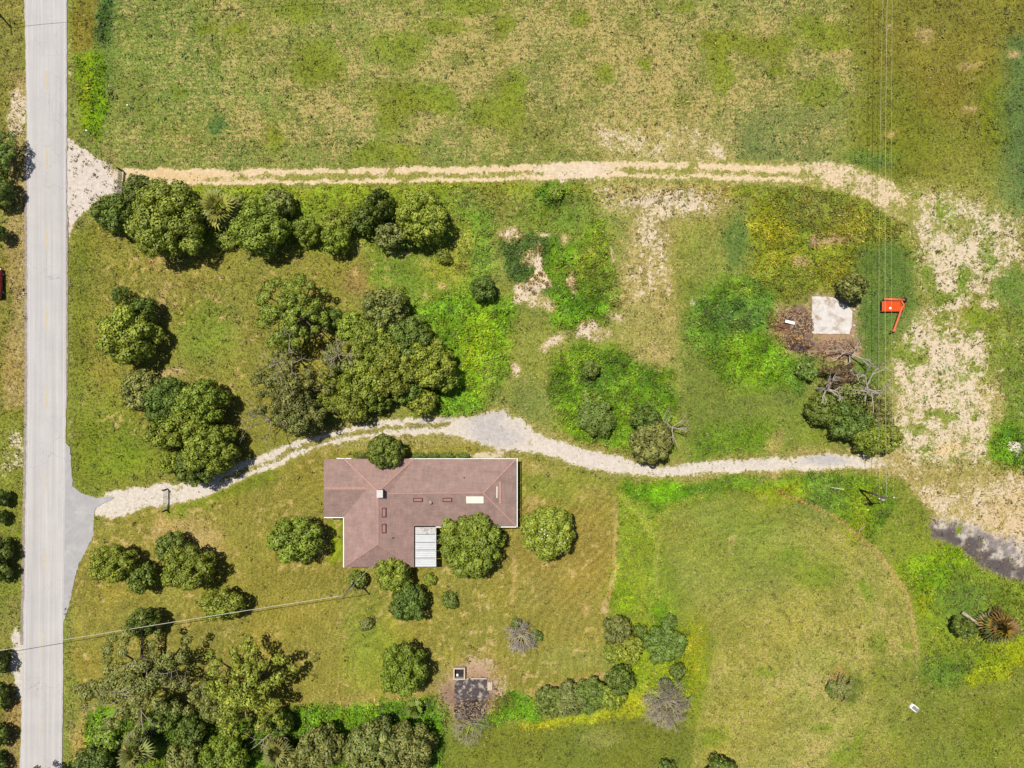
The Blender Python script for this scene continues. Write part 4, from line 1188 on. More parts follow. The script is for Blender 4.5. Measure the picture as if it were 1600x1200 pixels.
# ------------------------------------------------------------------ red car at the left edge
def car(px, py):
    q = at(px, py); t = empty('car', (q.x, q.y, 0))
    tag(t, 'dark red car parked on the verge, cut by the left edge', 'car')
    # stations along the length (y), front is up in the photo: y, half width, z low, z belt
    st = [(2.32, .62, .42, .66), (2.2, .80, .30, .74), (1.7, .88, .26, .86), (.95, .90, .24, .94), (0, .91, .24, .97), (-1.2, .91, .24, .99), (-2.0, .88, .28, .98), (-2.28, .78, .36, .90), (-2.36, .66, .45, .75)]
    v, f = [], []
    for y, w, z0, z1 in st:
        v += [(-w * .92, y, z0), (-w, y, (z0 + z1) / 2), (-w * .93, y, z1), (-w * .5, y, z1 + .05), (0, y, z1 + .065), (w * .5, y, z1 + .05), (w * .93, y, z1), (w, y, (z0 + z1) / 2), (w * .92, y, z0)]
    k = 9
    for i in range(len(st) - 1):
        for j in range(k - 1): f.append((i * k + j, i * k + j + 1, (i + 1) * k + j + 1, (i + 1) * k + j))
        f.append((i * k + k - 1, i * k, (i + 1) * k, (i + 1) * k + k - 1))
    f.append(tuple(range(k))[::-1]); f.append(tuple((len(st) - 1) * k + j for j in range(k)))
    mb = MB(); mb.add(v, f); body = mb.build('body', M['carred'], t, True); flip(body)
    cs = [(1.15, .80, .95), (.35, .66, 1.42), (-.9, .66, 1.47), (-1.65, .64, 1.40), (-2.15, .74, 1.0)]
    v = [(s * w, y, z) for y, w, z in cs for s in (-1, 1)] + [(s * .84, y, .98) for y in (.9, .35, -.9, -1.65, -2.0) for s in (-1, 1)]
    mb = MB(); mb.add(v, [(2, 3, 5, 4), (4, 5, 7, 6)]); rf = mb.build('roof', M['carred'], t); flip(rf)
    md = rf.modifiers.new('thick', 'SOLIDIFY'); md.thickness = .05
    mb = MB(); mb.add([v[i] for i in (0, 1, 3, 2)], [(0, 1, 2, 3)]); mb.build('windshield', M['glass'], t)
    mb = MB(); mb.add([v[i] for i in (6, 7, 9, 8)], [(0, 1, 2, 3)]); mb.build('rear_window', M['glass'], t)
    for s in (0, 1):
        mb = MB(); mb.add(v, [(0 + s, 2 + s, 12 + s), (2 + s, 4 + s, 14 + s, 12 + s), (4 + s, 6 + s, 16 + s, 14 + s), (6 + s, 8 + s, 18 + s, 16 + s), (0 + s, 12 + s, 10 + s)])
        mb.build('side_window', M['glass'], t)
        sx = 2 * s - 1
        mb = MB(); mb.box((sx * .98, .75, 1.0), (.2, .14, .14)); mb.build('mirror', M['carred'], t, False, .03)
        mb = MB(); mb.box((sx * .62, 2.2, .70), (.36, .2, .14), sx * -.3); mb.build('headlight', M['white'], t)
        mb = MB(); mb.box((sx * .68, -2.27, .78), (.3, .14, .14), sx * .2); mb.build('taillight', M['carred'], t)
        for y in (1.42, -1.4):
            mb = MB(); mb.tube([(sx * .72, y, .33), (sx * .93, y, .33)], .33, 18); w = mb.build('tyre', M['black'], t, True)
            mb = MB(); mb.tube([(sx * .73, y, .33), (sx * .945, y, .33)], .2, 14); mb.build('rim', M['galv'], w)
car(-1.5, 443.5)

# ------------------------------------------------------------------ slab, ruin, debris and small things
def irregular(name, pts, z0, z1, mat, label, cat, jit=.06, dens=.25, seed=1):
    r = random.Random(seed); q = []
    for i in range(len(pts)):
        a, b = at(*pts[i]), at(*pts[(i + 1) % len(pts)])
        k = max(1, int((b - a).length / dens))
        for j in range(k):
            p = a.lerp(b, j / k); q.append((p.x + r.uniform(-jit, jit), p.y + r.uniform(-jit, jit)))
    cx, cy = sum(p[0] for p in q) / len(q), sum(p[1] for p in q) / len(q)
    mb = MB(); n = len(q)
    mb.add([(x - cx, y - cy, z0) for x, y in q] + [(x - cx, y - cy, z1) for x, y in q], [tuple(range(n)), tuple(range(n, 2 * n))] + [(i, (i + 1) % n, n + (i + 1) % n, n + i) for i in range(n)])
    o = mb.build(name, mat); o.location = (cx, cy, 0)
    bm = bmesh.new(); bm.from_mesh(o.data); bmesh.ops.triangulate(bm, faces=[f for f in bm.faces if len(f.verts) > 4]); bmesh.ops.recalc_face_normals(bm, faces=bm.faces[:]); bm.to_mesh(o.data); bm.free()
    return tag(o, label, cat)
irregular('concrete_slab', [(1268.5, 463), (1300, 464), (1324, 478), (1331, 486), (1331, 508), (1326, 522), (1268, 521.5)], -.15, .10, M['concrete'], 'pale concrete slab beside the brown debris pile and small tree', 'slab', .05, .3, 2)
def debris(px, py, rx, ry, h, n, mats, label, seed, name='debris_pile'):
    r = np.random.RandomState(seed); c = at(px, py)
    t = empty(name, (c.x, c.y, ground_z(c.x, c.y)))
    # low heap of earth
    k, m_ = 10, 28; V = [(0, 0, h * .8)]; Fq = []
    for i in range(1, k + 1):
        for j in range(m_):
            a = 2 * np.pi * j / m_; q = i / k
            rr = q * (1 + .25 * math.sin(3 * a + seed) * q)
            V.append((rx * .1 * rr * math.cos(a), ry * .1 * rr * math.sin(a), h * (1 - q ** 1.5) * .8 + r.uniform(-.06, .06) * (i < k) - .06 * (i == k)))
    for j in range(m_): Fq.append((0, 1 + j, 1 + (j + 1) % m_))
    for i in range(k - 1):
        for j in range(m_):
            a, b = 1 + i * m_ + j, 1 + i * m_ + (j + 1) % m_
            Fq.append((a, a + m_, b + m_, b))
    mb = MB(); mb.add(V, Fq); mb.build('heap', mats[0], t)
    for w, mat in enumerate(mats[1:]):
        mb = MB()
        for i in range(n):
            a, q = r.uniform(0, 6.28), math.sqrt(r.rand()) * .95
            x, y = rx * .1 * q * math.cos(a), ry * .1 * q * math.sin(a)
            z = h * (1 - q ** 1.5) * .8 + r.uniform(.02, .16)
            b = r.uniform(0, 6.28); L = r.uniform(.25, .9); tz = r.uniform(-.25, .25)
            mb.beam((x - math.cos(b) * L / 2, y - math.sin(b) * L / 2, z - tz * L / 2), (x + math.cos(b) * L / 2, y + math.sin(b) * L / 2, z + tz * L / 2), r.uniform(.03, .10), r.uniform(.02, .06))
        o = mb.build('sticks', mat, t); o['kind'] = 'stuff'
    return tag(t, label, 'debris')
M['soil'] = simple('heap_soil', alb(150, 122, 102), .95, .4, 2.5, 0, alb(110, 85, 72), .4)
M['ash'] = simple('ash_soil', alb(120, 105, 104), .95, .4, 2.5, 0, alb(70, 62, 66), .4)
debris(1242, 508, 30, 26, .9, 170, (M['soil'], M['stick'], M['stick2'], M['dark_wood']), 'brown pile of sticks and boards left of the concrete slab', 4)
debris(1305, 545, 34, 15, .5, 120, (M['soil'], M['stick'], M['stick2']), 'low brown brush heap below the concrete slab', 5)
debris(1246, 540, 20, 9, .35, 60, (M['ash'], M['charred'], M['stick']), 'dark burnt ash heap below the stick pile', 6)
def plank(name, p0, p1, w, h, z, mat, label, cat):
    a, b = at(*p0), at(*p1); c = (a + b) / 2
    mb = MB(); mb.beam(tuple(a - c), tuple(b - c), w, h)
    o = mb.build(name, M[mat]); o.location = (c.x, c.y, z)
    return tag(o, label, cat)
plank('sheet_panel', (1223.5, 502.5), (1238, 506), .42, .05, .95, 'white', 'white sheet panel lying on the brown stick pile', 'panel')
plank('sheet_panel', (1221, 522), (1224, 530), .4, .05, .3, 'white', 'small white sheet at the lower left foot of the stick pile', 'panel')
plank('sheet_panel', (1213, 508), (1232, 513), .5, .05, .62, 'rust', 'rusty brown sheet on the left side of the stick pile', 'panel')
plank('pipe', (1291.5, 759.5), (1315.5, 764), .12, .12, .75, 'cable', 'long white pipe lying in weeds left of the power pole', 'pipe')
plank('board', (1339, 828.5), (1347, 816), .12, .06, .65, 'stick2', 'pale straight board lying in weeds below the power pole', 'board')
plank('board', (1340, 828), (1349, 820), .10, .06, .6, 'stick2', 'second pale board, right of its twin in the weeds', 'board')
plank('board', (953.5, 386), (957.5, 412), .22, .08, .35, 'stick2', 'weathered board standing out among weeds in the central scrub', 'board')
plank('board', (1299, 1087), (1303, 1091), .14, .08, .5, 'white', 'short white board in the small round thicket of the pasture', 'board')
for i, (px, py, s, lab) in enumerate([(1334, 509, .5, 'small white block beside the right edge of concrete slab'), (1332, 525, .35, 'small white rock off the lower right slab corner'), (1271, 546, .4, 'small pale rock between ash heap and brush heap'),
                                      (1341, 711, .45, 'white block at the upper edge of the driveway near its right end'), (735.5, 711.5, .35, 'round pale rock by the hedge above the house roof'), (1334, 484, .45, 'pale block off the slab corner below the small tree')]):
    mb = MB(); r = random.Random(i)
    mb.lathe((0, 0, 0), [(s * .45, -.1), (s * .5, s * .2), (s * .35, s * .45), (s * .1, s * .5)], 7)
    mb.v = [(x * r.uniform(.8, 1.2), y * r.uniform(.8, 1.2), z) for x, y, z in mb.v]
    o = mb.build('rock', M['block']); o.location = at(px, py, 0); tag(o, lab, 'rock')
# ruin: block-walled pit, scorched slab and steps
pt = at(718, 1050); pit = empty('block_pit', (pt.x, pt.y, 0)); tag(pit, 'square open pit with pale block rim above the scorched slab', 'pit')
for dx, dy, sx, sy in ((0, .82, 1.84, .2), (0, -.82, 1.84, .2), (-.82, 0, .2, 1.44), (.82, 0, .2, 1.44)):
    mb = MB(); mb.box((dx, dy, .35), (sx, sy, .8)); mb.build('rim_wall', M['block'], pit)
mb = MB(); mb.box((0, 0, -.0), (1.43, 1.43, .06)); mb.build('pit_floor', M['charred'], pit)
mb = MB(); mb.lathe((-.3, -.35, .05), [(.18, 0), (.2, .3), (.12, .42)], 10); mb.build('bucket', M['white'], pit)
irregular('scorched_slab', [(712, 1060), (735, 1059), (760.5, 1058), (763, 1070), (763, 1093), (745, 1094), (728, 1100), (710, 1090)], -.1, .12, M['soot'], 'scorched black and white concrete slab below the block pit', 'slab', .18, .3, 7)
mb = MB(); a, b_ = at(735.5, 1059), at(761, 1059); mb.beam((-(b_ - a).length / 2, 0, .2), ((b_ - a).length / 2, 0, .2), .16, .36)
o = mb.build('low_wall', M['block']); o.location = ((a + b_) / 2); tag(o, 'low pale block wall along the top of the scorched slab', 'wall')
c = at(765.5, 1070.5); mb = MB(); mb.box((0, 0, .12), (.75, 1.3, .36)).box((-.1, 0, .36), (.5, 1.25, .14)); o = mb.build('concrete_step', M['block']); o.location = c; tag(o, 'pale concrete step at the right side of the scorched slab', 'step')
debris(735, 1108, 28, 16, .6, 130, (M['ash'], M['charred'], M['dark_wood'], M['stick2']), 'dark burnt brush heap below the scorched slab', 8)
# white trough
c = at(1427, 1105); tr = empty('water_trough', (c.x, c.y, ground_z(c.x, c.y)), R_(-38)); tag(tr, 'small white water trough alone in the lower right pasture', 'trough')
mb = MB(); mb.box((0, 0, .25), (1.35, .85, .5)); mb.build('tub', M['white'], tr, False, .12)
mb = MB(); mb.box((.05, 0, .47), (1.05, .58, .08)); mb.build('water', M['galv'], tr)
mb = MB(); mb.box((.52, .0, .56), (.1, .9, .06)); mb.build('strap', M['grey_metal'], tr)
# ------------------------------------------------------------------ trees and shrubs
def make_crown(kind, R, h, seed):
    r = np.random.RandomState(seed)
    if kind == 'dense':
        lr, dens, base, size = max(.42, .26 * R + .08) if R < 2.4 else .175 * R + .26, 46, .06, .31
        n = int(2.5 * (R / lr) ** 2)
    elif kind == 'sparse':
        lr, dens, base, size = .085 * R + .3, 44, .35, .30
        n = int(0.95 * (R / lr) ** 2)
    elif kind == 'wispy':
        lr, dens, base, size = .055 * R + .34, 40, .3, .29
        arms = 12; per = 7; n = arms * per
    else:                                   # shrub
        lr, dens, base, size = .42 * R, 60, .0, .24
        n = 8
    L = []
    for i in range(n):
        if kind == 'wispy':
            arm, st = divmod(i, per)
            q = (st + .6 + r.uniform(-.25, .25)) / per
            a = 2 * math.pi * (arm + .35 * math.sin(arm * 2.3)) / arms + r.uniform(-.2, .2) * (1.3 - q) + .35 * math.sin(arm * 5.1 + 3 * q)
            rad = R * q * (.78 + .26 * abs(math.sin(arm * 1.7 + 1)))
            z = h * (base + (1 - base) * (.9 * math.sqrt(max(0, 1 - (q * .9) ** 2)) - .1)) + r.uniform(-.7, .5)
            l = lr * (1.35 - .55 * q) * r.uniform(.75, 1.25)
        elif kind == 'sparse':
            q = math.sqrt((i + .5) / n); a = i * 2.39996 + r.uniform(-.5, .5)
            q = q * r.uniform(.88, 1.06)
            rad = (R - lr * .7) * q
            z = h * (base + (1 - base) * (.92 * math.sqrt(max(0, 1 - (q * .93) ** 2)) - .12)) + r.uniform(-.5, .3)
            l = lr * r.uniform(.65, 1.3)
        else:
            u = 1 - 1.4 * ((i + .5) / n) ** .9; a = i * 2.39996 + r.uniform(-.3, .3)
            s = math.sqrt(max(0, 1 - abs(u) ** 3.2)); k = r.uniform(.78, 1.12)
            rad = (R - lr) * s * k
            z = h * .5 + (h * .5 - lr * .8) * u * k
            l = lr * r.uniform(.72, 1.25)
        L.append((rad * math.cos(a), rad * math.sin(a), max(z, l * .5), l, r.uniform(.82, 1.18)))
    if kind in ('dense', 'shrub'): L.append((0, 0, h * .5, R * .62, 1.0))
    L = np.array(L)
    Cs, Ns, Bs = [], [], []
    for k, (x, y, z, l, br) in enumerate(L):
        m = int(dens * 4 * math.pi * l * l * .8)
        dv = r.normal(size=(m, 3)); dv /= np.linalg.norm(dv, axis=1, keepdims=True)
        dv = dv[dv[:, 2] > -.55]
        sq = np.array([1, 1, .8])
        rr = l * (1 - .38 * r.rand(len(dv)) ** 2) * (1 + .22 * np.sin(dv[:, 0] * 5 + k) * np.sin(dv[:, 1] * 5 + 2 * k))
        p = np.array([x, y, z]) + dv * rr[:, None] * sq
        ok = np.ones(len(p), bool)
        for j, q in enumerate(L):
            if j == k: continue
            ok &= np.linalg.norm((p - q[:3]) / sq, axis=1) > q[3] * .80
        p, dv = p[ok], dv[ok]
        ok = p[:, 2] > .05
        p, dv = p[ok], dv[ok]
        Cs.append(p); Ns.append(dv + np.array([0, 0, .12]) + r.normal(size=dv.shape) * .30)
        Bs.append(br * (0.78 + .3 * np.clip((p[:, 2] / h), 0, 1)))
    C = np.concatenate(Cs); Nn = np.concatenate(Ns); bb = np.concatenate(Bs)
    n = len(C)
    V, F = leaves(C, Nn, size * r.uniform(.7, 1.35, n), .66, r)
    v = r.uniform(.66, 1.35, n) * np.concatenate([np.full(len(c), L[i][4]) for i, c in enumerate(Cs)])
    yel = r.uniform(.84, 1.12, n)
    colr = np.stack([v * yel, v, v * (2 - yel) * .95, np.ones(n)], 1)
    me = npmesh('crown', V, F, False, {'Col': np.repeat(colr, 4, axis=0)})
    mb = MB()
    tr = .05 * R + .06
    top = h * (.55 if kind in ('dense', 'shrub') else .5)
    mb.tube([(0, 0, -.3), (.05 * R * .3, .03, top * .5), (0, 0, top)], [tr * 1.25, tr, tr * .7], 8)
    sel = r.permutation(len(L))[:min(len(L), 9 if kind in ('dense', 'shrub') else 26)]
    for j in sel:
        q = Vector(L[j][:3]); s = Vector((0, 0, top * r.uniform(.45, 1.0)))
        md = s.lerp(q, .5) + Vector((r.uniform(-.2, .2), r.uniform(-.2, .2), -.08 * h * .3))
        mb.tube([s, md, q], [tr * .5, tr * .34, tr * .12], 5, False)
    tm = bpy.data.meshes.new('trunk'); tm.from_pydata(mb.v, [], mb.f); tm.update()
    return me, tm

CL = {}
def crown_for(kind, tone, R, var):
    classes = {'dense': (1.3, 2.1, 3.0, 4.0, 5.4, 6.6), 'sparse': (4.5, 6.2, 8.6), 'wispy': (4.0, 6.4, 9.6), 'shrub': (.8, 1.4)}[kind]
    c = min(classes, key=lambda q: abs(math.log(q / R)))
    key = (kind, c, var % (3 if kind == 'dense' and c < 5 else 2 if kind != 'wispy' else 1), tone)
    if key not in CL:
        hh = {'dense': 1.3 * c + .7, 'sparse': .75 * c + 2.2, 'wispy': .7 * c + 2, 'shrub': 1.3 * c}[kind]
        base = (key[0], key[1], key[2])
        src = CL.get(base)
        if src is None:
            src = make_crown(kind, c, hh, 100 + len(CL)) + (c, hh); CL[base] = src
        me = src[0].copy(); me.materials.append(M[tone])
        tm = src[1]
        if len(tm.materials) == 0: tm.materials.append(M['bark'])
        CL[key] = (me, tm, c, hh)
    return CL[key]
TR = random.Random(5)
count = [0]
def tree(px, py, r, kind, tone, h, label, name='tree', cat='tree', group=None, asp=1.0):
    """px py: middle of the crown in the photo, r: its radius in photo pixels, h: height in metres"""
    if kind == 'dense' and r > 20: h *= 1.28
    if kind == 'dense' and r > 12:            # the photo outline includes the shaded side and the shadow
        px -= .10 * r; py -= .07 * r if py < 700 else .0; r *= .92
    zc = h * .55
    q = at(px, py, zc); R = r * .1 * (CAMH - zc) / CAMH
    count[0] += 1
    me, tm, c, hh = crown_for(kind, tone, R, count[0])
    t = empty(name, (q.x, q.y, ground_z(q.x, q.y) * .5), TR.uniform(0, 6.28))
    s = R / c
    # aspect: stretch across the photo's axes is applied on the unrotated parent
    for nm, m in (('crown', me), ('trunk', tm)):
        o = link(nm if cat == 'tree' else ('foliage' if nm == 'crown' else 'stem'), m, None, t)
        o.scale = (s, s, h / hh)
    if asp != 1.0:
        t.rotation_euler = (0, 0, 0 if TR.random() < .5 else math.pi); t.scale = (1.0, asp, 1.0)
    tag(t, label, cat, group)
    return t

# --- row below the dirt track, left to right
g = 'trees in the row below the dirt track'
tree(180, 335, 32, 'dense', 'deep', 4.2, 'dark bushy tree at the row\'s left end beside the sandy entrance', 'tree', 'tree', g)
tree(222, 302, 30, 'dense', 'deep', 4.0, 'dark tree right behind the long metal gate', 'tree', 'tree', g)
tree(268, 350, 66, 'dense', 'olive', 6.8, 'largest round tree of the row below the dirt track', 'tree', 'tree', g)
tree(292, 318, 26, 'dense', 'olive', 4.4, 'small olive tree between the largest row tree and the green palm', 'tree', 'tree', g)
tree(372, 318, 20, 'shrub', 'lime', 2.0, 'bright shrub just right of the green fan palm', 'shrub', 'shrub')
tree(412, 356, 48, 'dense', 'olive', 5.8, 'dark-shadowed round tree right of the green fan palm', 'tree', 'tree', g)
tree(352, 372, 22, 'shrub', 'lime', 1.8, 'low bright shrub below the green fan palm', 'shrub', 'shrub')
tree(482, 362, 24, 'dense', 'lime', 3.2, 'narrow light green tree in the middle of the row', 'tree', 'tree', g)
tree(440, 320, 26, 'dense', 'greygreen', 3.6, 'thin greyish tree at the upper edge of the row, left of middle', 'tree', 'tree', g)
tree(528, 376, 26, 'dense', 'lime', 3.6, 'small bright green tree jutting below the row', 'tree', 'tree', g)
tree(532, 348, 28, 'dense', 'olive', 3.8, 'olive tree just above the small bright one jutting out', 'tree', 'tree', g)
tree(568, 345, 24, 'dense', 'deep', 3.4, 'dark tree left of the pointed evergreen in the row', 'tree', 'tree', g)
tree(597, 324, 27, 'dense', 'deep', 6.4, 'tall pointed dark evergreen in the row below the track', 'tree', 'tree', g, 1.0)
tree(612, 368, 27, 'dense', 'greygreen', 3.6, 'low greyish tree below the pointed evergreen', 'tree', 'tree', g)
tree(637, 376, 17, 'dense', 'deep', 2.8, 'small dark bush tucked below the row\'s rightmost tree', 'shrub', 'shrub')
tree(664, 345, 46, 'dense', 'olive', 5.6, 'large round tree at the right end of the row', 'tree', 'tree', g)
tree(694, 400, 14, 'shrub', 'olive', 2.0, 'small round shrub below the right end of the tree row', 'shrub', 'shrub')
tree(757, 452, 22, 'dense', 'deep', 3.2, 'lone dark bush at the left edge of the central scrub', 'shrub', 'shrub')
tree(868, 300, 15, 'shrub', 'lime', 1.6, 'low green bush touching the dirt track in the centre', 'shrub', 'shrub')
# --- west lawn
tree(204, 528, 48, 'dense', 'olive', 6.0, 'big round tree on the lawn beside the road, left of the others', 'tree', 'tree', None, 1.12)
tree(226, 486, 24, 'dense', 'deep', 4.0, 'dark small tree joined to the top of the roadside lawn tree', 'tree', 'tree')
tree(190, 462, 16, 'sparse', 'deep', 3.2, 'thin open bush above the roadside lawn tree', 'shrub', 'shrub')
g = 'clump of trees by the driveway bend'
tree(222, 612, 36, 'dense', 'greygreen', 4.6, 'greyish tree at the upper left of the driveway clump', 'tree', 'tree', g)
tree(268, 632, 40, 'dense', 'deep', 5.4, 'dark tree in the upper middle of the driveway clump', 'tree', 'tree', g)
tree(318, 632, 42, 'dense', 'olive', 6.0, 'bright round tree at the upper right of the driveway clump', 'tree', 'tree', g)
tree(262, 676, 34, 'dense', 'olive', 5.0, 'olive tree at the left side of the driveway clump', 'tree', 'tree', g)
tree(300, 668, 38, 'dense', 'olive', 6.0, 'olive tree at the heart of the driveway clump', 'tree', 'tree', g)
tree(332, 700, 46, 'dense', 'olive', 6.2, 'large tree at the lower right of the driveway clump', 'tree', 'tree', g)
tree(268, 722, 20, 'dense', 'lime', 3.4, 'small bright tree at the lower left of the driveway clump', 'tree', 'tree', g)
tree(310, 728, 34, 'dense', 'deep', 4.8, 'tree at the foot of the driveway clump touching the gravel', 'tree', 'tree', g)
tree(460, 488, 64, 'sparse', 'olive', 8.2, 'big open-crowned tree with gaps left of the central grove', 'tree', 'tree')
tree(458, 612, 70, 'wispy', 'greygreen', 8.5, 'big grey-green tree with bare twigs above the driveway', 'tree', 'tree')
tree(470, 645, 42, 'dense', 'greygreen', 6.0, 'darker tree overlapping the lower side of the grey-green tree', 'tree', 'tree')
g = 'trees of the central grove'
for px, py, r, k, tn, h, lab in [
    (605, 487, 38, 'dense', 'greygreen', 6.0, 'round grey-olive tree at the top of the central grove'),
    (558, 520, 34, 'dense', 'olive', 5.0, 'tree at the upper left edge of the central grove'),
    (536, 560, 32, 'dense', 'greygreen', 5.0, 'pale twiggy tree at the left edge of the central grove'),
    (590, 545, 44, 'dense', 'olive', 6.2, 'broad tree in the upper middle of the central grove'),
    (645, 535, 42, 'dense', 'deep', 5.6, 'dark tree at the upper right of the central grove'),
    (675, 570, 44, 'dense', 'olive', 6.0, 'large tree at the right edge of the central grove'),
    (620, 585, 46, 'dense', 'olive', 6.6, 'tall tree at the heart of the central grove'),
    (570, 600, 42, 'dense', 'olive', 5.8, 'tree in the lower left of the central grove'),
    (528, 618, 32, 'dense', 'lime', 4.2, 'bright tree at the far lower left of the central grove'),
    (697, 592, 26, 'dense', 'olive', 4.2, 'small round tree at the grove\'s right tip'),
    (640, 602, 36, 'dense', 'deep', 5.0, 'dark tree low in the middle of the central grove'),
    (663, 628, 25, 'dense', 'olive', 3.8, 'small round tree hanging below the central grove'),
    (552, 632, 34, 'dense', 'olive', 4.8, 'tree at the bottom of the grove near the driveway'),
    (590, 625, 26, 'dense', 'lime', 3.8, 'light green tree at the lower edge of the grove'),
    (620, 462, 18, 'shrub', 'lime', 2.2, 'small bright bush above the grove\'s top tree'),
    (520, 500, 22, 'dense', 'deep', 3.4, 'dark bush between the open-crowned tree and the grove')]:
    tree(px, py, r, k, tn, h, lab, 'tree', 'tree', g)
# --- by the house
tree(604, 707, 32, 'dense', 'deep', 5.2, 'round tree overhanging the upper roof edge of the house', 'tree', 'tree')
tree(740, 850, 54, 'dense', 'olive', 6.0, 'large round tree against the lower side of the house', 'tree', 'tree')
fl = tree(862, 831, 47, 'dense', 'olive', 5.4, 'round tree flecked with white right of the house', 'tree', 'tree')
r = np.random.RandomState(21); V = []; 
dv = r.normal(size=(34, 3)); dv /= np.linalg.norm(dv, axis=1, keepdims=True); dv[:, 2] = abs(dv[:, 2]) + .35; dv /= np.linalg.norm(dv, axis=1, keepdims=True)
C = dv * np.array([3.9, 3.9, 3.3]) + np.array([0, 0, 3.35])
V, F = leaves(C, dv + r.normal(size=dv.shape) * .2 + np.array([0, 0, .6]), r.uniform(.1, .2, 34), .9, r)
o = link('white_flecks', npmesh('white_flecks', V, F), M['white'], fl); o['kind'] = 'stuff'  # small white leaf shapes scattered over the upper crown
tree(465, 841, 46, 'dense', 'olive', 5.6, 'lone round tree on the lawn left of the house', 'tree', 'tree', None, .9)
tree(617, 898, 31, 'dense', 'olive', 4.6, 'tree at the lower right corner of the chimney wing', 'tree', 'tree')
tree(643, 942, 32, 'dense', 'deep', 4.4, 'tree just below the one at the chimney wing corner', 'tree', 'tree')
tree(671, 905, 11, 'shrub', 'lime', 1.5, 'small shrub right of the chimney wing corner tree', 'shrub', 'shrub')
tree(703, 938, 16, 'shrub', 'deep', 1.9, 'small round shrub below the large tree by the house', 'shrub', 'shrub')
tree(560, 906, 16, 'dense', 'deep', 2.6, 'small dark bush at the foot of the lawn pole', 'shrub', 'shrub')
tree(572, 976, 13, 'shrub', 'greygreen', 1.6, 'small dark shrub alone in the middle of the lower lawn', 'shrub', 'shrub')
tree(634, 1045, 40, 'dense', 'lime', 5.4, 'bright oval tree left of the burn pit', 'tree', 'tree', None, 1.14)
hx = random.Random(9)
for px, lab in ((562, 'leafy hedge bush at the upper roof edge left of the overhanging tree'), (655, 'leftmost hedge bush right of the overhanging tree'), (678, 'second hedge bush right of the overhanging tree'), (698, 'third hedge bush right of the overhanging tree'), (722, 'fourth hedge bush, nearest the pale rock')):
    tree(px, 711.5, 13, 'shrub', 'deep', 1.1, lab, 'hedge_bush', 'bush', 'hedge bushes along the house', .42)
# --- lower left
g = 'trees on the lower left lawn'
tree(180, 880, 40, 'dense', 'olive', 5.0, 'dark-sided tree below the asphalt apron', 'tree', 'tree', g, .82)
tree(224, 902, 26, 'dense', 'deep', 3.8, 'small tree between the two larger lawn trees at lower left', 'tree', 'tree', g)
tree(270, 856, 28, 'dense', 'deep', 3.8, 'tree at the top of the lower left lawn group', 'tree', 'tree', g)
tree(298, 886, 46, 'dense', 'olive', 5.4, 'largest tree of the lower left lawn group', 'tree', 'tree', g, .85)
tree(350, 945, 38, 'dense', 'olive', 4.4, 'oval tree under the service cable, right of its neighbour', 'tree', 'tree', g, .75)
tree(226, 973, 30, 'dense', 'deep', 4.4, 'round tree crossed by the service cable near the road', 'tree', 'tree', g, .8)
tree(215, 1062, 98, 'wispy', 'greygreen', 10, 'huge sparse grey-green tree beside the road at lower left', 'tree', 'tree')
tree(388, 1075, 78, 'wispy', 'olive', 9, 'big open tree right of the huge roadside tree', 'tree', 'tree')
tree(345, 1090, 42, 'sparse', 'greygreen', 6, 'lower tree filling between the two huge lower left trees', 'tree', 'tree')
g = 'trees along the lower edge'
for px, py, r, k, tn, h, lab in [
    (507, 1166, 38, 'dense', 'greygreen', 5.2, 'round grey tree at the lower edge left of the wide one'),
    (590, 1170, 52, 'dense', 'greygreen', 6.2, 'wide grey-green tree at the lower edge, its left half'),
    (642, 1172, 46, 'dense', 'greygreen', 5.8, 'wide grey-green tree at the lower edge, its right half'),
    (165, 1150, 26, 'shrub', 'lime', 2.6, 'bright bush beside the road near the lower edge'),
    (150, 1192, 30, 'dense', 'deep', 3.6, 'feathery dark bush at the lower left edge'),
    (262, 1115, 28, 'dense', 'deep', 4.2, 'dark tree under the huge roadside tree'),
    (300, 1140, 26, 'dense', 'deep', 4.0, 'very dark tree right of the leaning trunk'),
    (290, 1190, 34, 'dense', 'greygreen', 4.4, 'grey-green tree at the lower edge right of the palm'),
    (352, 1186, 42, 'dense', 'lime', 5.0, 'bright tree at the lower edge under the big open tree'),
    (460, 1190, 26, 'dense', 'greygreen', 3.8, 'small tree at the lower edge left of the round grey one'),
    (440, 1130, 24, 'dense', 'deep', 3.6, 'dark bush right below the big open tree')]:
    tree(px, py, r, k, tn, h, lab, 'tree', 'tree', g)
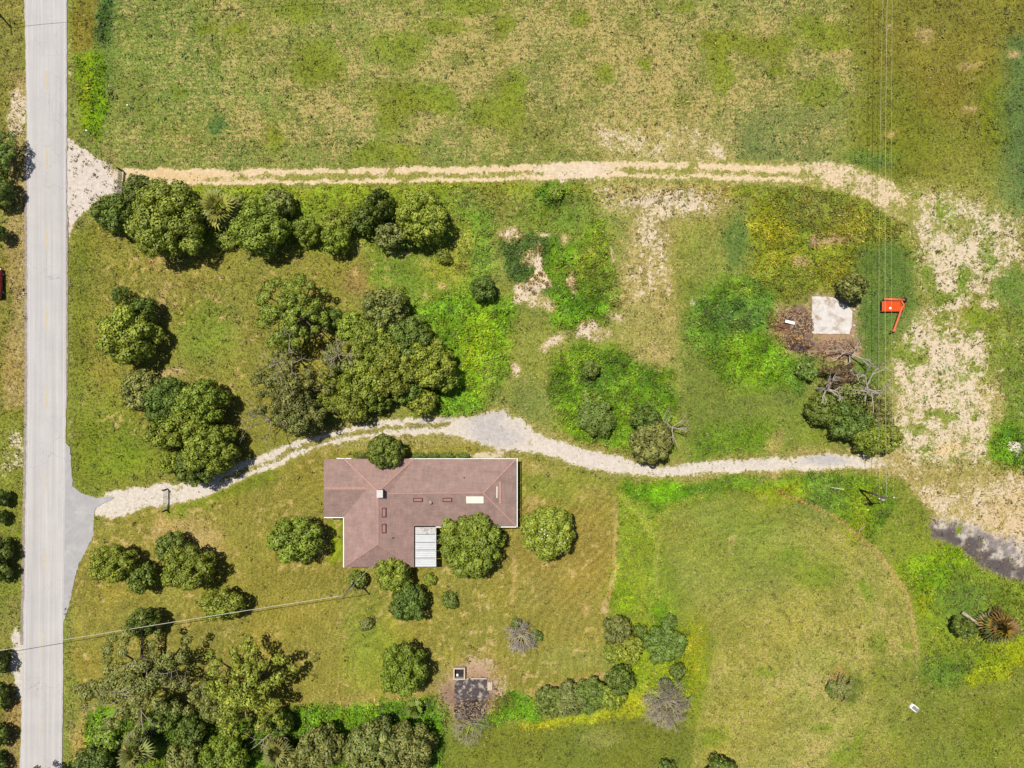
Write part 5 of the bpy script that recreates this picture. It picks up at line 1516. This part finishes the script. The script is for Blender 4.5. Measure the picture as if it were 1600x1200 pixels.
# --- central and east scrub trees
tree(1022, 692, 38, 'dense', 'greygreen', 5.0, 'round olive tree touching the driveway in the scrub', 'tree', 'tree', None, 1.05)
tree(1010, 655, 26, 'dense', 'deep', 4.0, 'dark viny tree above the round scrub tree', 'tree', 'tree')
tree(935, 655, 32, 'dense', 'deep', 2.6, 'low vine-covered mound tree in the central scrub', 'tree', 'tree')
tree(925, 578, 16, 'dense', 'deep', 2.4, 'low dark bush by the hole in the upper weeds', 'shrub', 'shrub')
tree(922, 630, 22, 'shrub', 'lime', 2.0, 'bright vine mound above the low mound tree', 'shrub', 'shrub')
tree(1335, 450, 24, 'dense', 'greygreen', 4.2, 'lone round dark tree at the slab\'s upper right', 'tree', 'tree')
g = 'trees of the tangle below the slab'
for px, py, r, k, tn, h, lab in [
    (1290, 640, 30, 'dense', 'deep', 4.0, 'dark tree at the left of the tangle with dead limbs'),
    (1312, 588, 30, 'wispy', 'brownleaf', 4.5, 'brownish half-dead tree at the top of the tangle'),
    (1330, 660, 36, 'dense', 'deep', 4.4, 'dark tree at the lower middle of the tangle'),
    (1335, 615, 36, 'wispy', 'greygreen', 5.0, 'grey-green tree in the middle of the tangle'),
    (1368, 648, 32, 'sparse', 'greygreen', 4.6, 'greyish tree at the right of the tangle under the lines'),
    (1360, 684, 30, 'dense', 'lime', 4.0, 'bright green tree at the bottom of the tangle'),
    (1388, 684, 26, 'dense', 'olive', 3.8, 'small tree at the tangle\'s lower right end'),
    (1262, 580, 18, 'dense', 'deep', 2.4, 'low dark bush left of the tangle below the ash heap')]:
    tree(px, py, r, k, tn, h, lab, 'tree', 'tree', g)
# --- hedge clump right of the lower lawn
g = 'bushes of the hedge clump at the lawn corner'
for px, py, r, k, tn, h, lab in [
    (968, 985, 26, 'dense', 'greygreen', 3.6, 'dark tree at the top left of the hedge clump'),
    (985, 1012, 24, 'dense', 'olive', 3.4, 'yellowish bush in the middle of the hedge clump'),
    (962, 1018, 20, 'dense', 'olive', 3.0, 'bush at the left side of the hedge clump'),
    (972, 1062, 25, 'dense', 'deep', 3.6, 'round dark tree at the bend of the hedge clump'),
    (958, 1090, 24, 'dense', 'lime', 2.6, 'dark bush just below the hedge clump bend'),
    (926, 1086, 29, 'dense', 'deep', 2.6, 'hedge bush nearest the bend in the lower row'),
    (892, 1092, 30, 'dense', 'greygreen', 2.6, 'middle hedge bush of the lower row'),
    (860, 1096, 26, 'dense', 'deep', 2.3, 'leftmost hedge bush of the lower row'),
    (1000, 985, 12, 'shrub', 'deep', 2.0, 'small dark bush between the two top hedge trees'),
    (1060, 1050, 16, 'shrub', 'deep', 2.2, 'dark bush above the bare silvery tree, right side'),
    (1045, 972, 14, 'shrub', 'deep', 2.0, 'dark green bush above the half-bare hedge tree'),
    (1040, 1072, 14, 'shrub', 'deep', 2.2, 'very dark bush just above the bare silvery tree')]:
    tree(px, py, r, k, tn, h, lab, 'tree' if k == 'dense' else 'shrub', 'tree' if k == 'dense' else 'shrub', g)
tree(1043, 1008, 36, 'dense', 'deep', 3.2, 'half-bare grey-brown tree at the right of the hedge clump', 'tree', 'tree', None, .92)
tree(1508, 980, 22, 'dense', 'deep', 3.0, 'dark bush left of the dying yellow palm', 'shrub', 'shrub', None, .8)
tree(1316, 1075, 22, 'wispy', 'greygreen', 1.5, 'low brown-green thicket in a ring of soil in the pasture', 'shrub', 'shrub')
tree(1300, 1078, 10, 'shrub', 'deep', 1.2, 'small green shrub at the left of the low pasture thicket', 'shrub', 'shrub', None, 1.5)
# --- edges of the frame
g = 'trees cut by the left edge'
for px, py, r, k, tn, h, lab in [
    (-4, 236, 36, 'sparse', 'deep', 5.0, 'dark tree at the left edge shading the road'),
    (-2, 300, 28, 'dense', 'deep', 3.4, 'dark tree at the left edge below the one shading the road'),
    (-2, 365, 12, 'dense', 'deep', 3.6, 'sliver of a dark bush at the left edge above the red car'),
    (-1, 778, 15, 'dense', 'deep', 3.4, 'dark foliage at the left edge level with the apron top'),
    (-4, 808, 13, 'dense', 'deep', 3.2, 'small dark foliage at the left edge below apron level'),
    (-3, 860, 24, 'dense', 'deep', 3.2, 'dark tree at the left edge above the cable'),
    (-4, 892, 22, 'dense', 'deep', 3.0, 'dark tree at the left edge just under its twin'),
    (-8, 1035, 22, 'dense', 'deep', 3.0, 'dark tree at the left edge right below the cable'),
    (-8, 1092, 24, 'dense', 'deep', 3.0, 'dark tree at the left edge, second below the cable'),
    (-8, 1150, 22, 'dense', 'deep', 3.0, 'dark tree at the left edge, third below the cable'),
    (-8, 1195, 20, 'dense', 'deep', 3.0, 'dark tree in the lower left corner')]:
    tree(px, py, r, k, tn, h, lab, 'tree', 'tree', g)
tree(70, 1226, 30, 'sparse', 'deep', 7.0, 'tree below the frame shading the road\'s lower end', 'tree', 'tree')
tree(1045, 1208, 18, 'dense', 'deep', 3.6, 'dark treetop at the lower edge left of its larger twin', 'tree', 'tree')
tree(1130, 1210, 28, 'dense', 'deep', 4.2, 'wider dark treetop at the lower edge right of centre', 'tree', 'tree')

# --- dead and bare trees
def bare_tree(px, py, R, h, seed, mat, label, kids=(6, 4, 4, 3), thick=1.0, z0=.1, name='bare_tree'):
    r = random.Random(seed); q = at(px, py, h * .55)
    t = empty(name, (q.x, q.y, ground_z(q.x, q.y) * .5))
    tk, tw = MB(), MB()
    tk.tube([(0, 0, -.3), (.05, .05, h * z0), (0, 0, h * (z0 + .16))], [.16 * thick, .12 * thick, .1 * thick], 7)
    def grow(p, d, L, rad, lev):
        bend = Vector((r.uniform(-.55, .55), r.uniform(-.55, .55), r.uniform(-.3, .25)))
        m_ = p + d * L * .5 + bend * L * .3; e = p + (d + bend * .6).normalized() * L
        (tk if lev == 0 else tw).tube([p, m_, e], [rad, rad * .8, rad * .55], 5 if lev < 2 else 3, False)
        if lev + 1 < len(kids):
            for i in range(kids[lev + 1]):
                f = r.uniform(.45, 1.0)
                s = p.lerp(e, f)
                nd = (d + Vector((r.gauss(0, .62), r.gauss(0, .62), r.gauss(.12, .35)))).normalized()
                grow(s, nd, L * r.uniform(.5, .75), rad * .58, lev + 1)
    for i in range(kids[0]):
        a = 2 * math.pi * i / kids[0] + r.uniform(-.35, .35)
        el = r.uniform(.25, 1.1)
        d = Vector((math.cos(a) * math.cos(el), math.sin(a) * math.cos(el), math.sin(el) * h / max(R, .1) * .8)).normalized()
        grow(Vector((0, 0, h * r.uniform(z0, z0 + .16))), d, R * .55, .085 * thick, 0)
    tk.build('trunk', mat, t); o = tw.build('branches', mat, t); o['kind'] = 'stuff'
    tag(t, label, 'tree')
    return t
bare_tree(1043, 1102, 4.4, 4.6, 3, M['deadwood2'], 'bare silvery dead tree at the bottom of the hedge clump', (18, 6, 5, 4), .8)
bare_tree(815, 997, 3.0, 3.2, 4, M['deadwood'], 'bare pale dead bush on the lawn below the large house tree', (13, 6, 4, 3), .8)
tree(806, 974, 10, 'shrub', 'deep', 1.4, 'dark green shoots above the bare pale lawn bush', 'shrub', 'shrub')
tree(838, 994, 10, 'shrub', 'deep', 1.2, 'dark shoots right of the bare pale lawn bush', 'shrub', 'shrub')
bare_tree(735, 1135, 3.6, 3.2, 5, M['deadwood2'], 'bare grey bush below the burnt brush heap', (10, 5, 4, 3), .6)
bare_tree(1348, 605, 5.2, 8.6, 8, M['deadwood'], 'large dead grey limb tree sticking out of the tangle', (5, 3, 3), 1.6, .55)
bare_tree(1337, 553, 5.0, 4.4, 12, M['deadwood'], 'dead white branches lying above the tangle', (4, 3, 3), 1.5)
bare_tree(1290, 608, 3.2, 6.4, 14, M['deadwood'], 'small dead grey limbs at the left of the tangle', (6, 3, 3), 1.6, .55)
bare_tree(1050, 668, 3.8, 5.4, 16, M['deadwood'], 'dead white branches right of the viny scrub tree', (5, 3, 3), 1.0, .4)
bare_tree(452, 562, 6.5, 9.5, 18, M['deadwood'], 'dead pale branches at the top of the grey-green tree', (4, 3, 3), .9, .5)
bare_tree(420, 655, 6.0, 8.0, 20, M['deadwood2'], 'dead twigs at the lower left of the grey-green tree', (5, 3, 3), .8, .4)
bare_tree(225, 1075, 8.5, 12.0, 22, M['deadwood2'], 'pale bare limbs inside the huge roadside tree', (5, 3, 3), .9, .5)
bare_tree(420, 1150, 4.0, 4.4, 24, M['deadwood2'], 'grey dead twigs under the big open tree', (7, 4, 3), 1.1)
bare_tree(535, 555, 3.4, 7.6, 26, M['deadwood2'], 'pale dead twigs on the left side of the grove', (6, 4, 3), .9, .7)
# fallen trunk beside the dying palm
mb = MB(); a, b_ = at(1500, 955), at(1537, 983); L = b_ - a
mb.tube([(0, 0, .55), tuple(L * .5 + Vector((0, 0, 1.0))), tuple(L + Vector((0, 0, .9)))], [.3, .24, .12], 8)
mb.tube([tuple(L * .7 + Vector((0, 0, .95))), tuple(L * .95 + Vector((.6, .6, 1.1)))], [.14, .05], 6)
o = mb.build('fallen_trunk', M['deadwood2'], None, True); o.location = (a.x, a.y, ground_z(a.x, a.y)); tag(o, 'grey fallen trunk leaning into the dying yellow palm', 'log')
mb = MB(); a, b_ = at(232, 1150, 2), at(250, 1132, 5); L = b_ - a
mb.tube([(0, 0, 0), tuple(L)], [.28, .2], 8); o = mb.build('leaning_trunk', M['charred'], None, True); o.location = a; o.location.z = 1.2; tag(o, 'dark leaning trunk beside the yellowish palm at the lower left', 'log')

# --- fan palms
def palm(px, py, r, h, seed, tone, label, n=30, dead=0.15):
    rn = np.random.RandomState(seed); q = at(px, py, h * .75)
    t = empty('palm_tree', (q.x, q.y, ground_z(q.x, q.y) * .5))
    mb = MB(); mb.tube([(0, 0, -.3), (.08, .05, h * .4), (0, 0, h * .72)], [.26, .2, .22], 9); mb.build('trunk', M['bark'], t, True)
    R = r * .1 * (CAMH - h) / CAMH
    pv, pf, pc = [], [], []
    for i in range(n):
        a = i * 2.39996; el = math.radians(88 - 115 * (i / n)) + rn.uniform(-.35, .3); a += rn.uniform(-.5, .5)
        d = Vector((math.cos(a) * math.cos(el), math.sin(a) * math.cos(el), math.sin(el)))
        s = Vector((0, 0, h * .72)); Lp = R * rn.uniform(.22, .55)
        c = s + d * Lp
        side = d.cross(Vector((0, 0, 1))).normalized(); up = side.cross(d).normalized()
        old = i > n * (1 - dead)
        tint = rn.uniform(.45, 1.45)
        col_ = (1.5 * tint, 1.2 * tint, .9 * tint, 1) if old else (tint * rn.uniform(.9, 1.15), tint, tint * .9, 1)
        if tone == 'deadpalm': col_ = [(1.7, 1.5, .7, 1), (.7, .5, .5, 1), (.35, .5, .5, 1), (1.3, 1.0, .8, 1), (.5, .8, .5, 1)][rn.randint(5)]
        b = len(pv); w = .03
        pv += [s - side * w, s + side * w, c + side * w, c - side * w]; pf.append((b, b + 1, b + 2, b + 3)); pc += [col_] * 4
        m_ = 9
        for k in range(m_):
            f = (k / (m_ - 1) - .5) * math.radians(150)
            ld = (d * math.cos(f) + side * math.sin(f)).normalized()
            Ll = R * .66 * (1 - .25 * abs(f) / 2) * rn.uniform(.85, 1.1)
            nrm = ld.cross(up).normalized(); droop = -up * Ll * .12 + Vector((0, 0, -.12 * Ll))
            b = len(pv)
            pv += [c, c + ld * Ll * .5 + nrm * .16 + up * .03, c + ld * Ll + droop, c + ld * Ll * .5 - nrm * .16 + up * .03]
            pf.append((b, b + 1, b + 2, b + 3)); pc += [col_] * 4
    me = npmesh('fronds', np.array([tuple(v) for v in pv]), np.array(pf), False, {'Col': np.array(pc)})
    link('fronds', me, M[tone], t)
    return tag(t, label, 'palm')
palm(344, 325, 34, 4.6, 2, 'palm', 'green fan palm in the tree row below the dirt track', 24, .12)
palm(212, 1172, 32, 5.0, 3, 'palmdim', 'yellowish fan palm near the lower edge beside the road', 22, .25)
dp = palm(1560, 978, 30, 3.2, 4, 'deadpalm', 'dying yellow-brown fan palm at the right edge', 38, .4)
palm(432, 1172, 26, 4.2, 5, 'palmdim', 'small fan palm at the lower edge under dead twigs', 24, .3)
palm(552, 548, 26, 6.0, 6, 'palm', 'pale fan palm at the left of the central grove', 24, .2)
palm(648, 1108, 16, 1.8, 7, 'deep', 'small dark fan palm in the weeds below the oval tree', 18, .0)
for tone, dx, dy, rr in (('deadpalm', .2, .3, 1.7), ('brownleaf', .9, .6, 1.2), ('deep', .8, -1.1, 1.25), ('deadpalm', -1.0, -.9, 1.1)):
    me, tm, c, hh = crown_for('dense', tone, 1.3, 1)
    o = link('dry_foliage', me, None, dp); o.location = (dx, dy, .2); o.scale = (rr / c, rr / c, 1.5 / hh)
